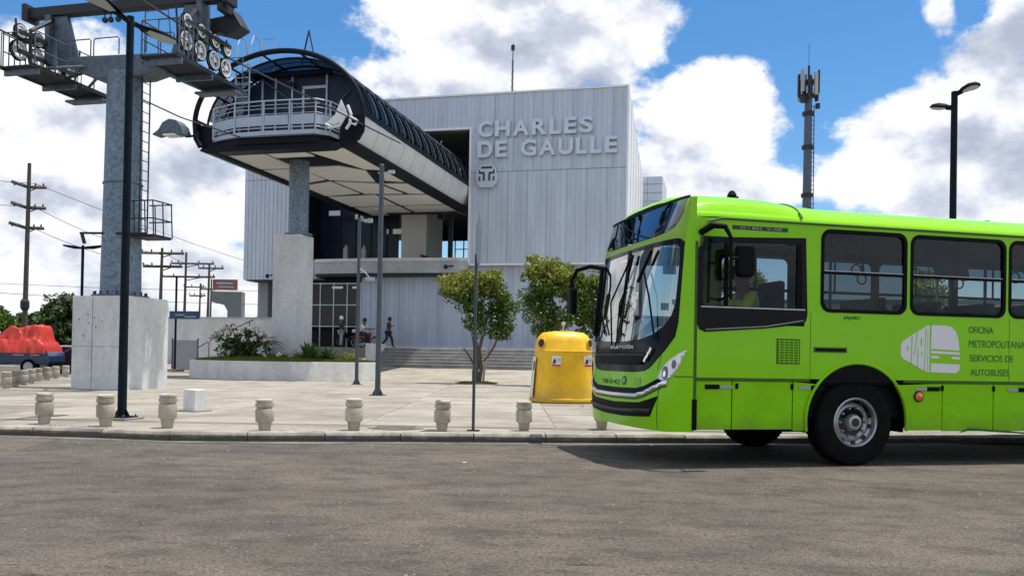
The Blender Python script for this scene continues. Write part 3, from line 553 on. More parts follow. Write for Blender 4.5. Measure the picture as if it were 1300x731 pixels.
for k in range(NP):     # ribs and glass bays
    s0 = S0+(S1-S0)*k/NP; s1 = S0+(S1-S0)*(k+1)/NP
    for (a0, a1) in ((.03, .30), (.30, .70), (.70, .97)):
        m = MB(); m.grid(lambda i, j: arch(PI*(a0+.01+(a1-a0-.02)*i), s0+.03+(s1-s0-.06)*j), 10, 1); m.build('glass_panel', 'capsule_glass', t, O, smooth=True)
    m = MB(); m.tube([arch(PI*q/24, s0, .02) for q in range(25)], .05, 6); m.build('roof_rib', 'capsule_dark', t, O)
    m = MB(); m.tube([arch(PI*q/24, (s0+s1)/2, .02) for q in range(25)], .025, 5); m.build('roof_rib', 'galvanised', t, O)
for a in (.02, .16, .30, .43, .57, .70, .84, .98):
    m = MB(); m.tube([arch(PI*a, 32.6, .03), arch(PI*a, S1, .03)], .045, 6); m.build('roof_rail', 'capsule_dark', t, O)
# flanks: white panels
for sg in (1, -1):
    for k in range(12):
        s0 = 32.6+k*1.45; s1 = s0+1.43
        prof = [(HW+.02, 10.92), (HW+.04, 10.7), (HW-.02, 10.35), (HW-.15, 10.02), (HW-.3, 9.84)]
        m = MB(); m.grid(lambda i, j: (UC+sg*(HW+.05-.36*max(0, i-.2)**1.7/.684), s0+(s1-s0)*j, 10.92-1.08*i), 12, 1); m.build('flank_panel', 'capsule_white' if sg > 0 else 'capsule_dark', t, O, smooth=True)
    m = MB(); m.tube([(UC+sg*(HW+.06), 32.45, 10.95), (UC+sg*(HW+.06), 49.5, 10.95)], .06, 6); m.build('gutter', 'capsule_dark', t, O)
    m = MB(); m.prism([(UC+sg*(HW-.32), 9.92), (UC+sg*(HW-.18), 9.78), (UC+sg*(HW-.75), 9.62), (UC+sg*(HW-.95), 9.68), (UC+sg*(HW-.95), 9.9)], 'y', 32.55, 49.5); m.build('edge_beam', 'capsule_dark', t, O)
# underside: dark frame and cream panels, diagonal joints
m = MB(); m.box(UC-HW+.7, UC+HW-.7, 32.7, 49.5, 9.80, 9.95); m.build('floor_frame', 'capsule_dark', t, O)
m = MB(); m.prism([(UC-2.95, 9.75), (UC-2.6, 9.9), (UC+2.4, 9.9), (UC+2.9, 9.8), (UC+2.5, 9.62), (UC-2.6, 9.6)], 'y', 32.2, 32.9); m.build('front_beam', 'capsule_dark', t, O)
g = .11; L_, R_ = UC-2.95, UC+2.95; C1 = UC-1.05; C2 = UC+.95
def upanel(pts):
    c = (sum(p[0] for p in pts)/len(pts), sum(p[1] for p in pts)/len(pts)); qs = []
    for p in pts:
        d = Vector((p[0]-c[0], p[1]-c[1])); l = d.length; d = d*((l-g*1.15)/l); qs.append((c[0]+d.x, c[1]+d.y))
    m = MB(); m.prism(qs, 'z', 9.755, 9.80); m.build('soffit_panel', 'under_white', t, O)
sA, sB, sC, sD, sE, sF = 32.95, 34.3, 36.3, 39.3, 43.0, 49.4
for P in ([(L_, sA), (C1-.1, sA), (C1+.1, sC), (L_, sC)], [(C1-.1, sA), (C2-.1, sA), (C2, sB), (C1, sB)], [(C2-.1, sA), (R_, sA), (R_, sC+1.2), (C2+1.0, sC+.8)],
          [(C1+.02, 36.1), (C2+.1, 36.1), (C2+1.05, sC+1.0), (C2+.4, sD+.6), (C1+.2, sD-.2)], [(L_, sC), (C1+.1, sC), (C1+.2, sD-.3), (L_, sD+.6)],
          [(C2+1.3, sC+1.4), (R_, sC+1.5), (R_, sD+.9), (C2+.9, sD+.4)], [(L_, sD+.8), (C1+.2, sD), (C1+.4, sE-.4), (L_, sE)], [(C1+.3, sD), (C2+.3, sD+.8), (C2+.7, sE), (C1+.5, sE-.3)], [(C2+.5, sD+.9), (R_, sD+1.1), (R_, sE+.2), (C2+.9, sE)],
          [(L_, sE+.1), (UC, sE), (UC, 46.3), (L_, 46.3)], [(UC+.1, sE+.1), (R_, sE+.3), (R_, 46.3), (UC+.1, 46.3)], [(L_, 46.5), (UC, 46.5), (UC, sF), (L_, sF)], [(UC+.1, 46.5), (R_, 46.5), (R_, sF), (UC+.1, sF)]): upanel(P)
# end wall cabin
ew = 34.5
m = MB(); sec = [arch(PI*k/40, ew, -.08) for k in range(41)]; sec = [(p[0], min(p[2], 13.45)) for p in sec]+[(UC-HW+.3, 9.95), (UC+HW-.3, 9.95)]
m.prism(sec, 'y', ew, ew+.08); wl = m.build('end_wall', 'cabin_wall', t, O)
m = MB(); m.box(-21.45, -16.9, ew-.25, ew+.1, 13.35, 13.55); m.build('roof_lintel', 'capsule_dark', t, O)
m = MB()
for u in (-21.3, -20.2, -19.55, -18.75, -17.1): m.box(u-.04, u+.04, ew-.06, ew, 9.95, 13.4)
m.box(-18.25, -18.15, ew-.07, ew, 10, 12.85); m.box(-18.25, -17.1, ew-.07, ew, 12.78, 12.9)
m.build('wall_post', 'balcony_panel', t, O)
m = MB(); m.box(-18.12, -17.18, ew-.03, ew-.005, 10.1, 12.75); m.build('door', 'dark_interior', t, O)
m = MB(); m.tube([(-20.2, ew-.1, 13.3), (-18.2, ew-.1, 11.9)], .035, 6); m.build('brace', 'galvanised', t, O)
m = MB(); m.tube([(-16.9, ew-.1, 11.7), (-16.0, ew-.1, 12.6)], .03, 6); m.build('brace', 'galvanised', t, O); m = MB()
for a, b in (((-21.6, 11.2), (-20.9, 12.7)), ((-20.9, 11.3), (-21.8, 12.3)), ((-21.9, 11.6), (-20.95, 11.1)), ((-21.5, 12.6), (-20.6, 11.7))): m.tube([(a[0], 33.9, a[1]), (b[0], 33.9, b[1])], .035, 6)
m.build('brace', 'capsule_dark', t, O)
m = MB()
for u in (-20.75, -20.1): m.tube([(u, 33.2, 10.3), (u, 33.2, 13.45), (u, 33.3, 14.5), (u, 33.5, 14.9), (u, 33.9, 14.9), (u, 34.1, 14.3), (u, 34.1, 13.5)], .03, 6)
for k in range(12): m.tube([(-20.75, 33.2, 10.5+k*.28), (-20.1, 33.2, 10.5+k*.28)], .02, 5)
m.tube([(-19.9, 33.9, 13.5), (-19.9, 33.9, 14.9), (-19.4, 34.0, 14.9), (-19.4, 34.0, 13.5)], .025, 6)
m.build('ladder', 'galv_light', t, O)
m = MB(); m.lathe([(.32, -.03), (.32, .03)], 24, (-20.45, 33.3, 12.15), 'y'); m.lathe([(.2, -.03), (.2, .03)], 18, (-20.55, 33.25, 11.6), 'y'); m.build('machinery', 'galvanised', t, O)
m = MB(); m.tube([(-17.9, 33.6, 13.5), (-17.55, 33.6, 15.0)], .035, 6); m.tube([(-17.2, 33.6, 13.5), (-17.55, 33.6, 14.95)], .03, 6); m.build('tripod_mast', 'steel_dark', t, O)
m = MB(); m.lathe([(.05, 0), (.14, .12), (.14, .2)], 12, (-18.75, 34.1, 13.0), 'y'); m.build('floodlight', 'steel_dark', t, O)
# balcony: angled deck, posts, rails and panels
dk = [(-21.6, 33.9), (-21.35, 32.5), (-20.0, 31.95), (-18.6, 31.85), (-16.3, 31.9), (-15.9, 32.4), (-15.7, 33.9)]
m = MB(); m.prism(dk, 'z', 10.12, 10.30); m.build('balcony_deck', 'balcony_panel', t, O, bevel=.01)
m = MB(); m.prism([(UC-2.9, 32.6), (UC-1.6, 32.1), (UC+1.9, 32.1), (UC+2.4, 32.6), (UC+2.4, 34), (UC-2.9, 34)], 'z', 9.85, 10.12); m.build('deck_beam', 'capsule_dark', t, O)
def walk(pts, step):
    out = []
    for (a, b), (c, d) in zip(pts, pts[1:]):
        n = max(1, round(math.hypot(c-a, d-b)/step)); out += [(a+(c-a)*k/n, b+(d-b)*k/n) for k in range(n)]
    return out+[pts[-1]]
ps = walk(dk, 1.1)
for (a, b), (c, d) in zip(ps, ps[1:]):
    m = MB(); ax, bx = a+(c-a)*.05, b+(d-b)*.05; cx, dx = a+(c-a)*.95, b+(d-b)*.95; m.add([(ax, bx, 10.52), (cx, dx, 10.52), (cx, dx, 10.92), (ax, bx, 10.92)], [(0, 1, 2, 3)]); m.build('railing_panel', 'balcony_panel', t, O, solid=.02)
for a, b in ps:
    m = MB(); m.tube([(a, b, 10.2), (a, b, 11.5)], .035, 6); m.build('railing_post', 'rail_metal', t, O)
for z_ in (10.42, 10.98, 11.2, 11.35, 11.52):
    m = MB(); m.tube([(a, b, z_) for a, b in dk], .028 if z_ > 11.5 or z_ < 10.5 else .016, 6); m.build('handrail', 'rail_metal', t, O)
# white guide horns to the right of the balcony
m = MB(); m.prism([(-15.85, 10.55), (-15.5, 10.85), (-15.25, 11.45), (-14.95, 10.8), (-15.2, 10.6), (-15.5, 10.45)], 'y', 32.0, 32.06); m.tube([(-15.9, 32, 10.5), (-15.6, 32, 10.35), (-15.3, 32, 10.4), (-15.1, 32, 10.7)], .06, 6); m.build('guide_horn', 'sheave_white', t, O)
m = MB(); m.tube([(-14.95, 32.0, 11.2), (-14.8, 32.0, 10.85), (-14.85, 32, 10.45), (-15.0, 32, 10.25)], .06, 6); m.tube([(-14.85, 32, 10.75), (-14.5, 31.9, 10.55)], .05, 6); m.tube([(-14.85, 32, 10.5), (-14.6, 32, 10.4), (-14.5, 32, 10.6)], .045, 6); m.build('guide_hook', 'sheave_white', t, O)
m = MB(); m.prism([(-15.6, 9.95), (-15.6, 11.0), (-14.6, 11.0), (-14.55, 10.3), (-14.8, 9.95)], 'y', 32.7, 32.8); m.build('corner_shroud', 'capsule_dark', t, O)
m = MB(); m.prism([(-22.15, 10.9), (-21.3, 10.9), (-21.3, 9.95), (-21.9, 9.95), (-22.1, 10.3)], 'y', 32.7, 32.8); m.build('corner_shroud', 'capsule_dark', t, O)
m = MB(); m.tube([(-22.1, 32.4, 10.4), (-22.5, 32.3, 10.35), (-22.8, 32.2, 10.6)], .05, 6); m.build('lamp_arm', 'capsule_dark', t, O)
m = MB(); m.prism([(-22.35, 10.35), (-22.5, 10.75), (-22.75, 10.98), (-23.1, 11.05), (-23.4, 10.92), (-23.6, 10.62), (-23.9, 10.42), (-23.85, 10.38), (-23.5, 10.45), (-22.9, 10.45), (-22.6, 10.35)], 'y', 31.9, 32.5); m.build('lamp_hood', 'galvanised', t, O, bevel=.08)
m = MB(); m.box(-23.4, -22.75, 31.95, 32.45, 10.36, 10.44); m.build('lamp_glass', 'white_light', t, O)
m = MB(); m.tube([(-15.6, 45.3, 12.7), (-14.9, 45.4, 12.1), (-14.6, 46, 11.6)], .03, 6); m.tube([(-15.6, 45.9, 12.7), (-15.0, 46, 12.1)], .03, 6); m.tube([(-15.7, 45.3, 12.6), (-15.5, 45.3, 13.1)], .025, 6); m.build('roof_hook', 'galv_light', t, O)
# ------------------------------------------------------------------ station building
O = (-5.45, 47.0, 0.6)
bt = bthing('station_building', 'large pale grey ribbed metal station building with a big dark opening', 'station', *O)
def B(m, name, mt, par=bt, **k): return m.build(name, mt, par, O, **k)
TOP = 16.05; U0, U1 = -28.6, -5.45; OL, OR_ = -25.3, -14.35; OZ0, OZ1 = 6.8, 14.12
def ribbed(u0, u1, z0, z1, s, name, mt, pitch=.28, depth=.035):
    m = MB(); n = max(1, int(round((u1-u0)/pitch))); p = (u1-u0)/n; pts = []
    for k in range(n): a = u0+k*p; pts += [(a, s), (a+p*.80, s), (a+p*.85, s-depth), (a+p*.95, s-depth)]
    pts.append((u1, s)); N = len(pts)
    m.add([(a, b, z0) for a, b in pts]+[(a, b, z1) for a, b in pts], [(i, i+1, N+i+1, N+i) for i in range(N-1)]); q = B(m, name, mt, solid=.06, fix=False); return q
JZ = 11.66
ribbed(U0, OL, 5.66, JZ-.02, 47, 'cladding_panel', 'cladding'); ribbed(U0, OL, JZ+.02, TOP, 47, 'cladding_panel', 'cladding')
ribbed(OL, OR_, OZ1, TOP, 47, 'cladding_panel', 'cladding')
ribbed(OR_, U1, 6.5, JZ-.02, 47, 'cladding_panel', 'cladding'); ribbed(OR_, U1, JZ+.02, TOP, 47, 'cladding_panel', 'cladding')
m = MB()
for k in range(1, 8): m.box(OR_+k*1.12, OR_+k*1.12+.012, 46.955, 46.962, 6.52, JZ-.03); m.box(OR_+k*1.12+.3, OR_+k*1.12+.312, 46.955, 46.962, JZ+.03, TOP-.02)
B(m, 'sheet_seam', 'seam')
m = MB(); m.box(OR_, U1, 47.01, 47.05, JZ-.03, JZ+.03); m.box(U0, OL, 47.01, 47.05, JZ-.03, JZ+.03); B(m, 'panel_joint', 'seam')
m = MB(); m.box(U0-.03, U1+.03, 46.93, 47.12, TOP, TOP+.09); B(m, 'parapet_cap', 'white_trim_lit_side')
m = MB(); m.box(U0, U1, 46.94, 47.0, 6.41, 6.5) if False else m.box(OR_, U1, 46.95, 47.12, 6.40, 6.5); B(m, 'drip_edge', 'white_trim_lit_side')
m = MB(); m.box(OR_-.05, OR_+.06, 46.92, 47.2, 6.5, OZ1+.1); m.box(OL, OR_-.06, 46.92, 47.2, OZ1, OZ1+.12); B(m, 'opening_trim', 'white_trim_lit_side')
m = MB(); m.box(U1-.06, U1+.05, 46.93, 47.1, 1.6, TOP); B(m, 'corner_trim', 'white_trim_lit_side')
m = MB(); m.add([(U1+.01, 47.1, 1.6), (U1+.01, 59, 1.6), (U1+.01, 59, 11.3), (U1+.01, 47.1, TOP)], [(0, 1, 2, 3)]); B(m, 'side_wall', 'white_trim_lit_side', solid=.1, fix=False)  # sunlight painted in: this side gets a whiter copy of the cladding
m = MB()
for k in range(1, 9): s_ = 47.1+k*1.4; m.box(U1+.012, U1+.03, s_, s_+.03, 1.6, TOP-(s_-47.1)*.4-.02)
B(m, 'side_seam', 'cladding')
m = MB(); m.add([(U0, 47.1, TOP-.03), (U1, 47.1, TOP-.03), (U1, 59, 11.27), (U0, 59, 11.27)], [(0, 1, 2, 3)]); B(m, 'roof', 'cladding', solid=.2)
m = MB(); m.add([(U0, 47.06, 5.66), (U0, 59, 5.66), (U0, 59, 11.2), (U0, 47.06, TOP-.05)], [(0, 1, 2, 3)]); B(m, 'side_wall', 'cladding', solid=.1)
m = MB(); m.box(U0, OR_, 47.2, 59, 5.5, 5.66) if False else m.box(U0+.1, OL-.02, 47.15, 58.8, 5.6, 5.72); B(m, 'soffit', 'dark_ceiling')
# interior of the opening
m = MB(); m.box(OL, OR_+2, 47.3, 58.8, 6.55, 6.8); B(m, 'platform_floor', 'slab_grey')
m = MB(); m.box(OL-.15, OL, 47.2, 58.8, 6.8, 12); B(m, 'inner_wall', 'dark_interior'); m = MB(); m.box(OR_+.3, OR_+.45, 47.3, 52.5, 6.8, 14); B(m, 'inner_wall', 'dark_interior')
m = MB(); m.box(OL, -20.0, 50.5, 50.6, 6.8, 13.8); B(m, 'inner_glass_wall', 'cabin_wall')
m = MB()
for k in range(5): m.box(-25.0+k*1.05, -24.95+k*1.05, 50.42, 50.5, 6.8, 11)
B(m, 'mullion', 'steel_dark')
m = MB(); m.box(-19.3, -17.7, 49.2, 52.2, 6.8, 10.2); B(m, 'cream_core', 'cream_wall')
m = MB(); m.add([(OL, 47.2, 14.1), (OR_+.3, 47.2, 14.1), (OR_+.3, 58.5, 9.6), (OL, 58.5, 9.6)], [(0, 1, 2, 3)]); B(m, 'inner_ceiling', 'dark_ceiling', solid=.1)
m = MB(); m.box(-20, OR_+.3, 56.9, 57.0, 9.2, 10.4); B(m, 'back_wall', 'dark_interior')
m = MB()
for k in range(8): m.box(-18.4+k*.62, -18.34+k*.62, 56.9, 57.0, 6.8, 9.2)
for z_ in (7.2, 7.9, 8.6): m.box(-18.4, OR_+.2, 56.91, 56.99, z_, z_+.05)
m.box(-16.6, -16.35, 50, 50.25, 6.8, 9.8); m.box(-17.35, -16.6, 56.88, 57.0, 6.8, 9.2)
B(m, 'window_frame', 'steel_dark')
m = MB(); m.box(-18.2, OR_, 54, 54.1, 6.8, 7.35); m.prism([(-17.6, 6.8), (-17.7, 7.25), (-17.2, 6.95), (-16.6, 6.85)], 'y', 48.2, 49.4); B(m, 'machine_rail', 'dark_interior')
m = MB(); m.box(-17.3, -16.9, 50, 50.4, 9.6, 11.2); m.box(-20, OR_, 48.5, 49, 9.7, 9.95); B(m, 'inner_column', 'dark_interior')
m = MB()
for u, z_, w_ in ((-24.1, 9.8, .75), (-22.35, 9.55, .18), (-22.0, 9.5, .2), (-21.5, 9.3, .3), (-20.25, 8.6, .1), (-19.85, 8.6, .55)): m.box(u, u+w_, 49.2, 49.26, z_, z_+.3)
B(m, 'hanging_sign', 'white_light')
for u, z_ in ((-23.0, 6.95), (-21.8, 6.9)):
    m = MB(); m.box(u, u+.25, 49, 49.3, z_, z_+.8); m.lathe([(.1, 0), (.12, .1), (0, .25)], 10, (u+.12, 49.15, z_+.8)); B(m, 'kiosk', 'reflector_grey')
# slab edge and drum under the platform
m = MB(); N = 30; pr = []
for k in range(N+1):
    u = -23.75+(OR_-.02+23.75)*k/N; pr.append((u, 46.75-.35*math.sin(PI*k/N)**.6))
m.prism(pr+[(OR_-.02, 48.5), (-23.75, 48.5)], 'z', 5.95, 6.62); B(m, 'slab_edge', 'slab_grey', smooth=True)
m = MB(); m.prism([(a, b-.06) for a, b in pr]+[(OR_-.02, 48.5), (-23.75, 48.5)], 'z', 6.62, 6.80); B(m, 'slab_lip', 'white_wall')
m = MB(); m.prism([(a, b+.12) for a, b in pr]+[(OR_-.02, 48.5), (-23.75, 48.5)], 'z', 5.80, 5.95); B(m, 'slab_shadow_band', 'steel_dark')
m = MB(); m.box(-25.3, -23.75, 47.1, 50, 5.7, 6.8); B(m, 'slab_end', 'slab_grey')
# lower wall
ribbed(-21.05, U1-.05, 1.6, 6.45, 47.45, 'lower_cladding', 'cladding_low', .30, .035)
m = MB(); m.box(-21.05, U1-.05, 47.3, 47.44, 1.58, 1.78); B(m, 'plinth', 'white_wall')
# glazed entrance
m = MB(); m.box(-24.6, -21.05, 48.2, 48.3, 1.6, 5.8); B(m, 'entrance_back', 'dark_interior')
for k in range(4):
    for j in range(3):
        u = -24.55+k*.87; z_ = 1.65+j*1.27; m = MB(); m.box(u+.03, u+.84, 47.46, 47.48, z_+.03, z_+1.24); B(m, 'window_pane', 'door_glass')
m = MB()
for k in range(5): m.box(-24.58+k*.87, -24.52+k*.87, 47.4, 47.5, 1.6, 5.5)
for j in range(4): m.box(-24.55, -21.05, 47.405, 47.495, 1.6+j*1.27, 1.66+j*1.27)
B(m, 'entrance_frame', 'galv_light')
m = MB(); m.box(-22.9, -22.2, 47.36, 47.4, 5.13, 5.27); m.box(-21.6, -21.15, 47.36, 47.4, 5.13, 5.27); B(m, 'entrance_light', 'white_light')
# undercroft of the left wing
for u in (-27.95, -25.7):
    m = MB(); m.box(u-.35, u+.35, 48.2, 48.9, .6, 5.6); B(m, 'undercroft_column', 'far_grey')
m = MB(); m.box(-27.4, -24.6, 50, 50.1, .6, 5.6); B(m, 'undercroft_wall', 'dark_interior')
m = MB(); m.box(-4.25-1.9, -4.25, 56, 60, 9, 13.0); wing = B(m, 'side_wing', 'cladding')
m = MB()
for k in range(1, 7): m.box(-6.0, -4.24, 55.985, 55.999, 9.2+k*.55, 9.23+k*.55)
m.box(-5.2, -5.18, 55.984, 55.998, 9, 13); B(m, 'wing_seam', 'seam')
for u, z_, l in ((-14.9, 6.35, -1), (-26.0, 5.9, 1), (-24.2, 5.7, 1)):
    m = MB(); m.tube([(u, 46.9, z_), (u-.5, 46.3, z_-.05)], .04, 6); m.lathe([(.05, 0), (.13, .12), (.13, .16)], 12, (u-.55, 46.1, z_-.1), 'y'); B(m, 'floodlight', 'steel_dark')
# station sign letters
st = bthing('station_sign', 'raised metal letters reading CHARLES DE GAULLE with the line emblem beneath, on the ribbed wall', 'sign', -13.9, 46.93, 10.7)
SO = (-13.9, 46.93, 10.7)
def letters(word, u0, u1, z0, z1):
    wd = {'C': .86, 'H': .9, 'A': .98, 'R': .88, 'L': .68, 'E': .72, 'S': .78, 'D': .92, 'G': .95, 'U': .88, ' ': .5}
    gap = .17; tot = sum(wd[c] for c in word)+gap*(len(word)-1); k = (u1-u0)/tot; u = u0
    for c in word:
        w_ = wd[c]*k
        if c != ' ':
            me = text_mesh(c, 1, .0, .032)
            fit_text(me, u-SO[0], u+w_-SO[0], z0-SO[2], z1-SO[2], 0)
            me.materials.clear(); me.materials.append(MT['letter_metal']); me.polygons.foreach_set('use_smooth', [False]*len(me.polygons))
            ob = link('letter', me, st); md = ob.modifiers.new('solid', 'SOLIDIFY'); md.thickness = .14; md.offset = 1 if me.polygons[0].normal.y < 0 else -1; ob.location = (0, 0, 0)
        u += w_+gap*k
letters('CHARLES', -13.87, -7.35, 13.6, 14.5)
letters('DE GAULLE', -13.87, -6.0, 12.45, 13.36)
lg = [(-13.7, 10.75), (-12.95, 10.75), (-12.72, 11.0), (-12.66, 11.4), (-12.78, 11.75), (-12.95, 12.02), (-13.65, 12.02), (-13.85, 11.75), (-13.95, 11.4), (-13.88, 11.0)]
m = MB(); m.prism(lg, 'y', 46.72, 46.92); q = m.build('emblem', 'letter_metal', st, SO, bevel=.03)
def rect(m, a, b, c, d, s0=46.70, s1=46.719): m.box(a, b, s0, s1, c, d)
m = MB(); rect(m, -13.62, -12.99, 11.80, 11.92); rect(m, -13.76, -13.42, 11.5, 11.62); rect(m, -13.18, -12.84, 11.5, 11.62); rect(m, -13.76, -13.68, 11.62, 11.74); rect(m, -12.92, -12.84, 11.62, 11.74); rect(m, -13.52, -13.4, 11.12, 11.5); rect(m, -13.2, -13.08, 11.12, 11.5); rect(m, -13.76, -13.66, 11.12, 11.36); rect(m, -12.94, -12.84, 11.12, 11.36)
m.build('emblem_mark', 'logo_dark', q, SO)
# rooftop mast
t = bthing('roof_mast', 'thin lattice radio mast standing on the station roof', 'antenna', -13.25, 52, 14.1)
m = MB(); m.tube([(0, 0, 0), (0, 0, 5.6)], .06, 6); m.build('mast_pole', 'galvanised', t); m = MB(); m.tube([(0, 0, 5.5), (0, 0, 6.6)], .03, 5); m.lathe([(.12, 6.2), (.12, 6.5)], 8); m.build('aerial', 'steel_dark', t)
m = MB()
for k in range(12): m.tube([(-.1, 0, .3+k*.4), (.1, 0, .5+k*.4)], .015, 4)
m.build('rungs', 'galvanised', t)
# steps and upper landing
t = bthing('entrance_steps', 'long flight of grey concrete steps up to the station landing', 'steps', -13, 43, .6)
O2 = (-13, 43, .6)
for k in range(6):
    m = MB(); m.box(-18.4, -2, 43+k*.34, 45.1, .5+k*.17+.004, .62+(k+1)*.17-.03); m.build('riser', 'step_concrete', t, O2)
    m = MB(); m.box(-18.38, -1.98, 42.97+k*.34, 43.36+k*.34, .62+(k+1)*.17-.03, .62+(k+1)*.17); m.build('tread', 'slab_grey', t, O2, bevel=.006)
m = MB(); m.box(-18.75, -18.42, 42.9, 45.0, .3, 1.85); m.build('cheek_wall', 'white_wall', t, O2, bevel=.02)
m = MB()
for v in [BW(-30, 45.04), BW(0, 45.04), BW(0, 49.5), BW(-30, 49.5)]: m.v.append((v.x, v.y, 1.645))
m.f.append((0, 1, 2, 3)); struct(m.build('landing', 'plaza_concrete', solid=.6, fix=True))
# ------------------------------------------------------------------ planter
PC = Vector((-10.15, 39.2, .1)); PR = 4.15
t = thing('round_planter', 'large round planter with a low pale concrete wall and grass mound', 'planter', PC)
m = MB(); m.lathe([(PR, 0), (PR, .78), (PR-.22, .78), (PR-.22, 0)], 96); m.build('wall', 'white_wall', t, bevel=.015)
m = MB(); m.lathe([(PR-.2, .70), (PR-1.2, .86), (PR-2.5, .95), (.01, 1.0)], 64); m.build('soil_mound', 'soil', t, smooth=True)
m = MB(); R_ = random.Random(3)
for k in range(26000):
    a = R_.uniform(0, 2*PI); r = (PR-.24)*math.sqrt(R_.random()); z_ = .70+.3*(1-(r/PR)**1.6); x_, y_ = r*math.cos(a), r*math.sin(a); b = R_.uniform(0, PI); h = R_.uniform(.05, .16); w_ = .018
    dx, dy = math.cos(b)*w_, math.sin(b)*w_; lx, ly = R_.uniform(-.04, .04), R_.uniform(-.04, .04)
    m.add([(x_-dx, y_-dy, z_-.02), (x_+dx, y_+dy, z_-.02), (x_+lx, y_+ly, z_+h)], [(0, 1, 2)])
g_ = m.build('grass', 'grass', fix=False); g_.location = PC; tag(g_, 'short green grass covering the mound in the round planter', 'grass', None, 'stuff')
# ------------------------------------------------------------------ foliage
def leaves(m, c, r, n, size, R_, up=.3, shell=.45):
    for k in range(n):
        d = Vector((R_.gauss(0, 1), R_.gauss(0, 1), R_.gauss(0, 1))).normalized(); q = shell+(1-shell)*R_.random()**.6
        p = Vector((c[0]+d.x*r[0]*q, c[1]+d.y*r[1]*q, c[2]+d.z*r[2]*q))
        nrm = (d*.6+Vector((R_.uniform(-1, 1), R_.uniform(-1, 1), R_.uniform(-1, 1)+up))).normalized()
        a = nrm.cross(Vector((R_.uniform(-1, 1), R_.uniform(-1, 1), R_.uniform(-1, 1)))).normalized(); b = nrm.cross(a); s = size*R_.uniform(.6, 1.3)
        m.add([p-a*s, p-b*s*.42, p+a*s, p+b*s*.42], [(0, 1, 2, 3)])
def clumps(m, c, r, nc, rc, n, size, R_):
    for k in range(nc):
        d = Vector((R_.gauss(0, 1), R_.gauss(0, 1), R_.gauss(0, 1))).normalized(); q = R_.random()**.4
        cc = (c[0]+d.x*r[0]*q, c[1]+d.y*r[1]*q, c[2]+d.z*r[2]*q); rr = rc*R_.uniform(.6, 1.25); leaves(m, cc, (rr, rr, rr*.8), n, size, R_)
def tree(label, loc, masses, trunks, seed, disk=.9):
    t = thing('plaza_tree', label, 'tree', loc); R_ = random.Random(seed)
    m = MB(); my = MB(); mp = MB()
    masses = [((c[0], c[1], c[2]+DZ), r, nc, yl) for c, r, nc, yl in masses]
    for (c, r, nc, yl) in masses:
        clumps(my if yl else m, c, r, int(nc*1.6), .35, 95, .082, R_)
        if yl: clumps(m, (c[0]+.1, c[1]+.1, c[2]-r[2]*.35), (r[0]*.9, r[1], r[2]*.7), nc, .34, 80, .078, R_)
    m.build('crown', 'leaf_tree', t, fix=False)
    if my.v: my.build('crown_top', 'leaf_yellow', t, fix=False, label='sunlit yellow-green top of the crown')  # sunlight put into the colour: upper clumps get yellower leaves
    for (c, r, nc, yl) in masses: leaves(mp, (c[0], c[1]-.2, c[2]-r[2]*.5), (r[0]*.9, r[1], r[2]*.7), 50, .05, R_)
    mp.build('pale_leaves', 'leaf_pale', t, fix=False)
    for pts, rs, mt in trunks:
        m = MB(); m.tube(pts, rs, 8); m.build('trunk' if rs[0] > .07 else 'branch', mt, t, smooth=True)
    m = MB(); m.lathe([(.01, .07), (disk*.6, .06), (disk, .0)], 28); m.build('root_mound', 'soil', t)
    m = MB(); leaves(m, (0, 0, .05), (disk, disk, .05), 500, .04, R_); m.build('weeds', 'grass', t, fix=False)
    return t
TX, TY = -1.45, 35.6
DZ = .22
tree('twisted small tree with a lopsided crown in the plaza, behind the edge-on signpost', (TX, TY, .12),
     [((-.75, 0, 3.75), (1.0, .9, .62), 17, True), ((.3, 0, 3.95), (1.0, .9, .55), 16, True), ((-.3, 0, 2.95), (.6, .6, .6), 9, False), ((.85, .1, 2.85), (.85, .7, .8), 17, False), ((.75, 0, 2.05), (.62, .5, .4), 9, False), ((0, 0, 2.2), (.35, .35, .5), 6, False)],
     [([(0, 0, 0), (-.05, 0, .5), (.05, .05, 1.1), (-.1, 0, 1.8), (-.25, 0, 2.6), (-.6, 0, 3.6)], [.17, .13, .12, .1, .09, .05], 'bark'), ([(.1, 0, 0), (.2, 0, .6), (.1, .05, 1.4), (.3, 0, 2.2), (.5, 0, 3.2)], [.1, .08, .075, .06, .04], 'bark'),
      ([(.28, 0, 0), (.35, 0, .8), (.5, 0, 1.5), (.7, 0, 2.3)], [.05, .045, .04, .03], 'bark_pale'), ([(-.05, 0, .7), (-.35, 0, 1.2), (-.55, 0, 1.45)], [.05, .04, .03], 'bark'), ([(.3, 0, .9), (.7, 0, 1.5), (.95, 0, 2.2)], [.05, .045, .03], 'bark')], 11)
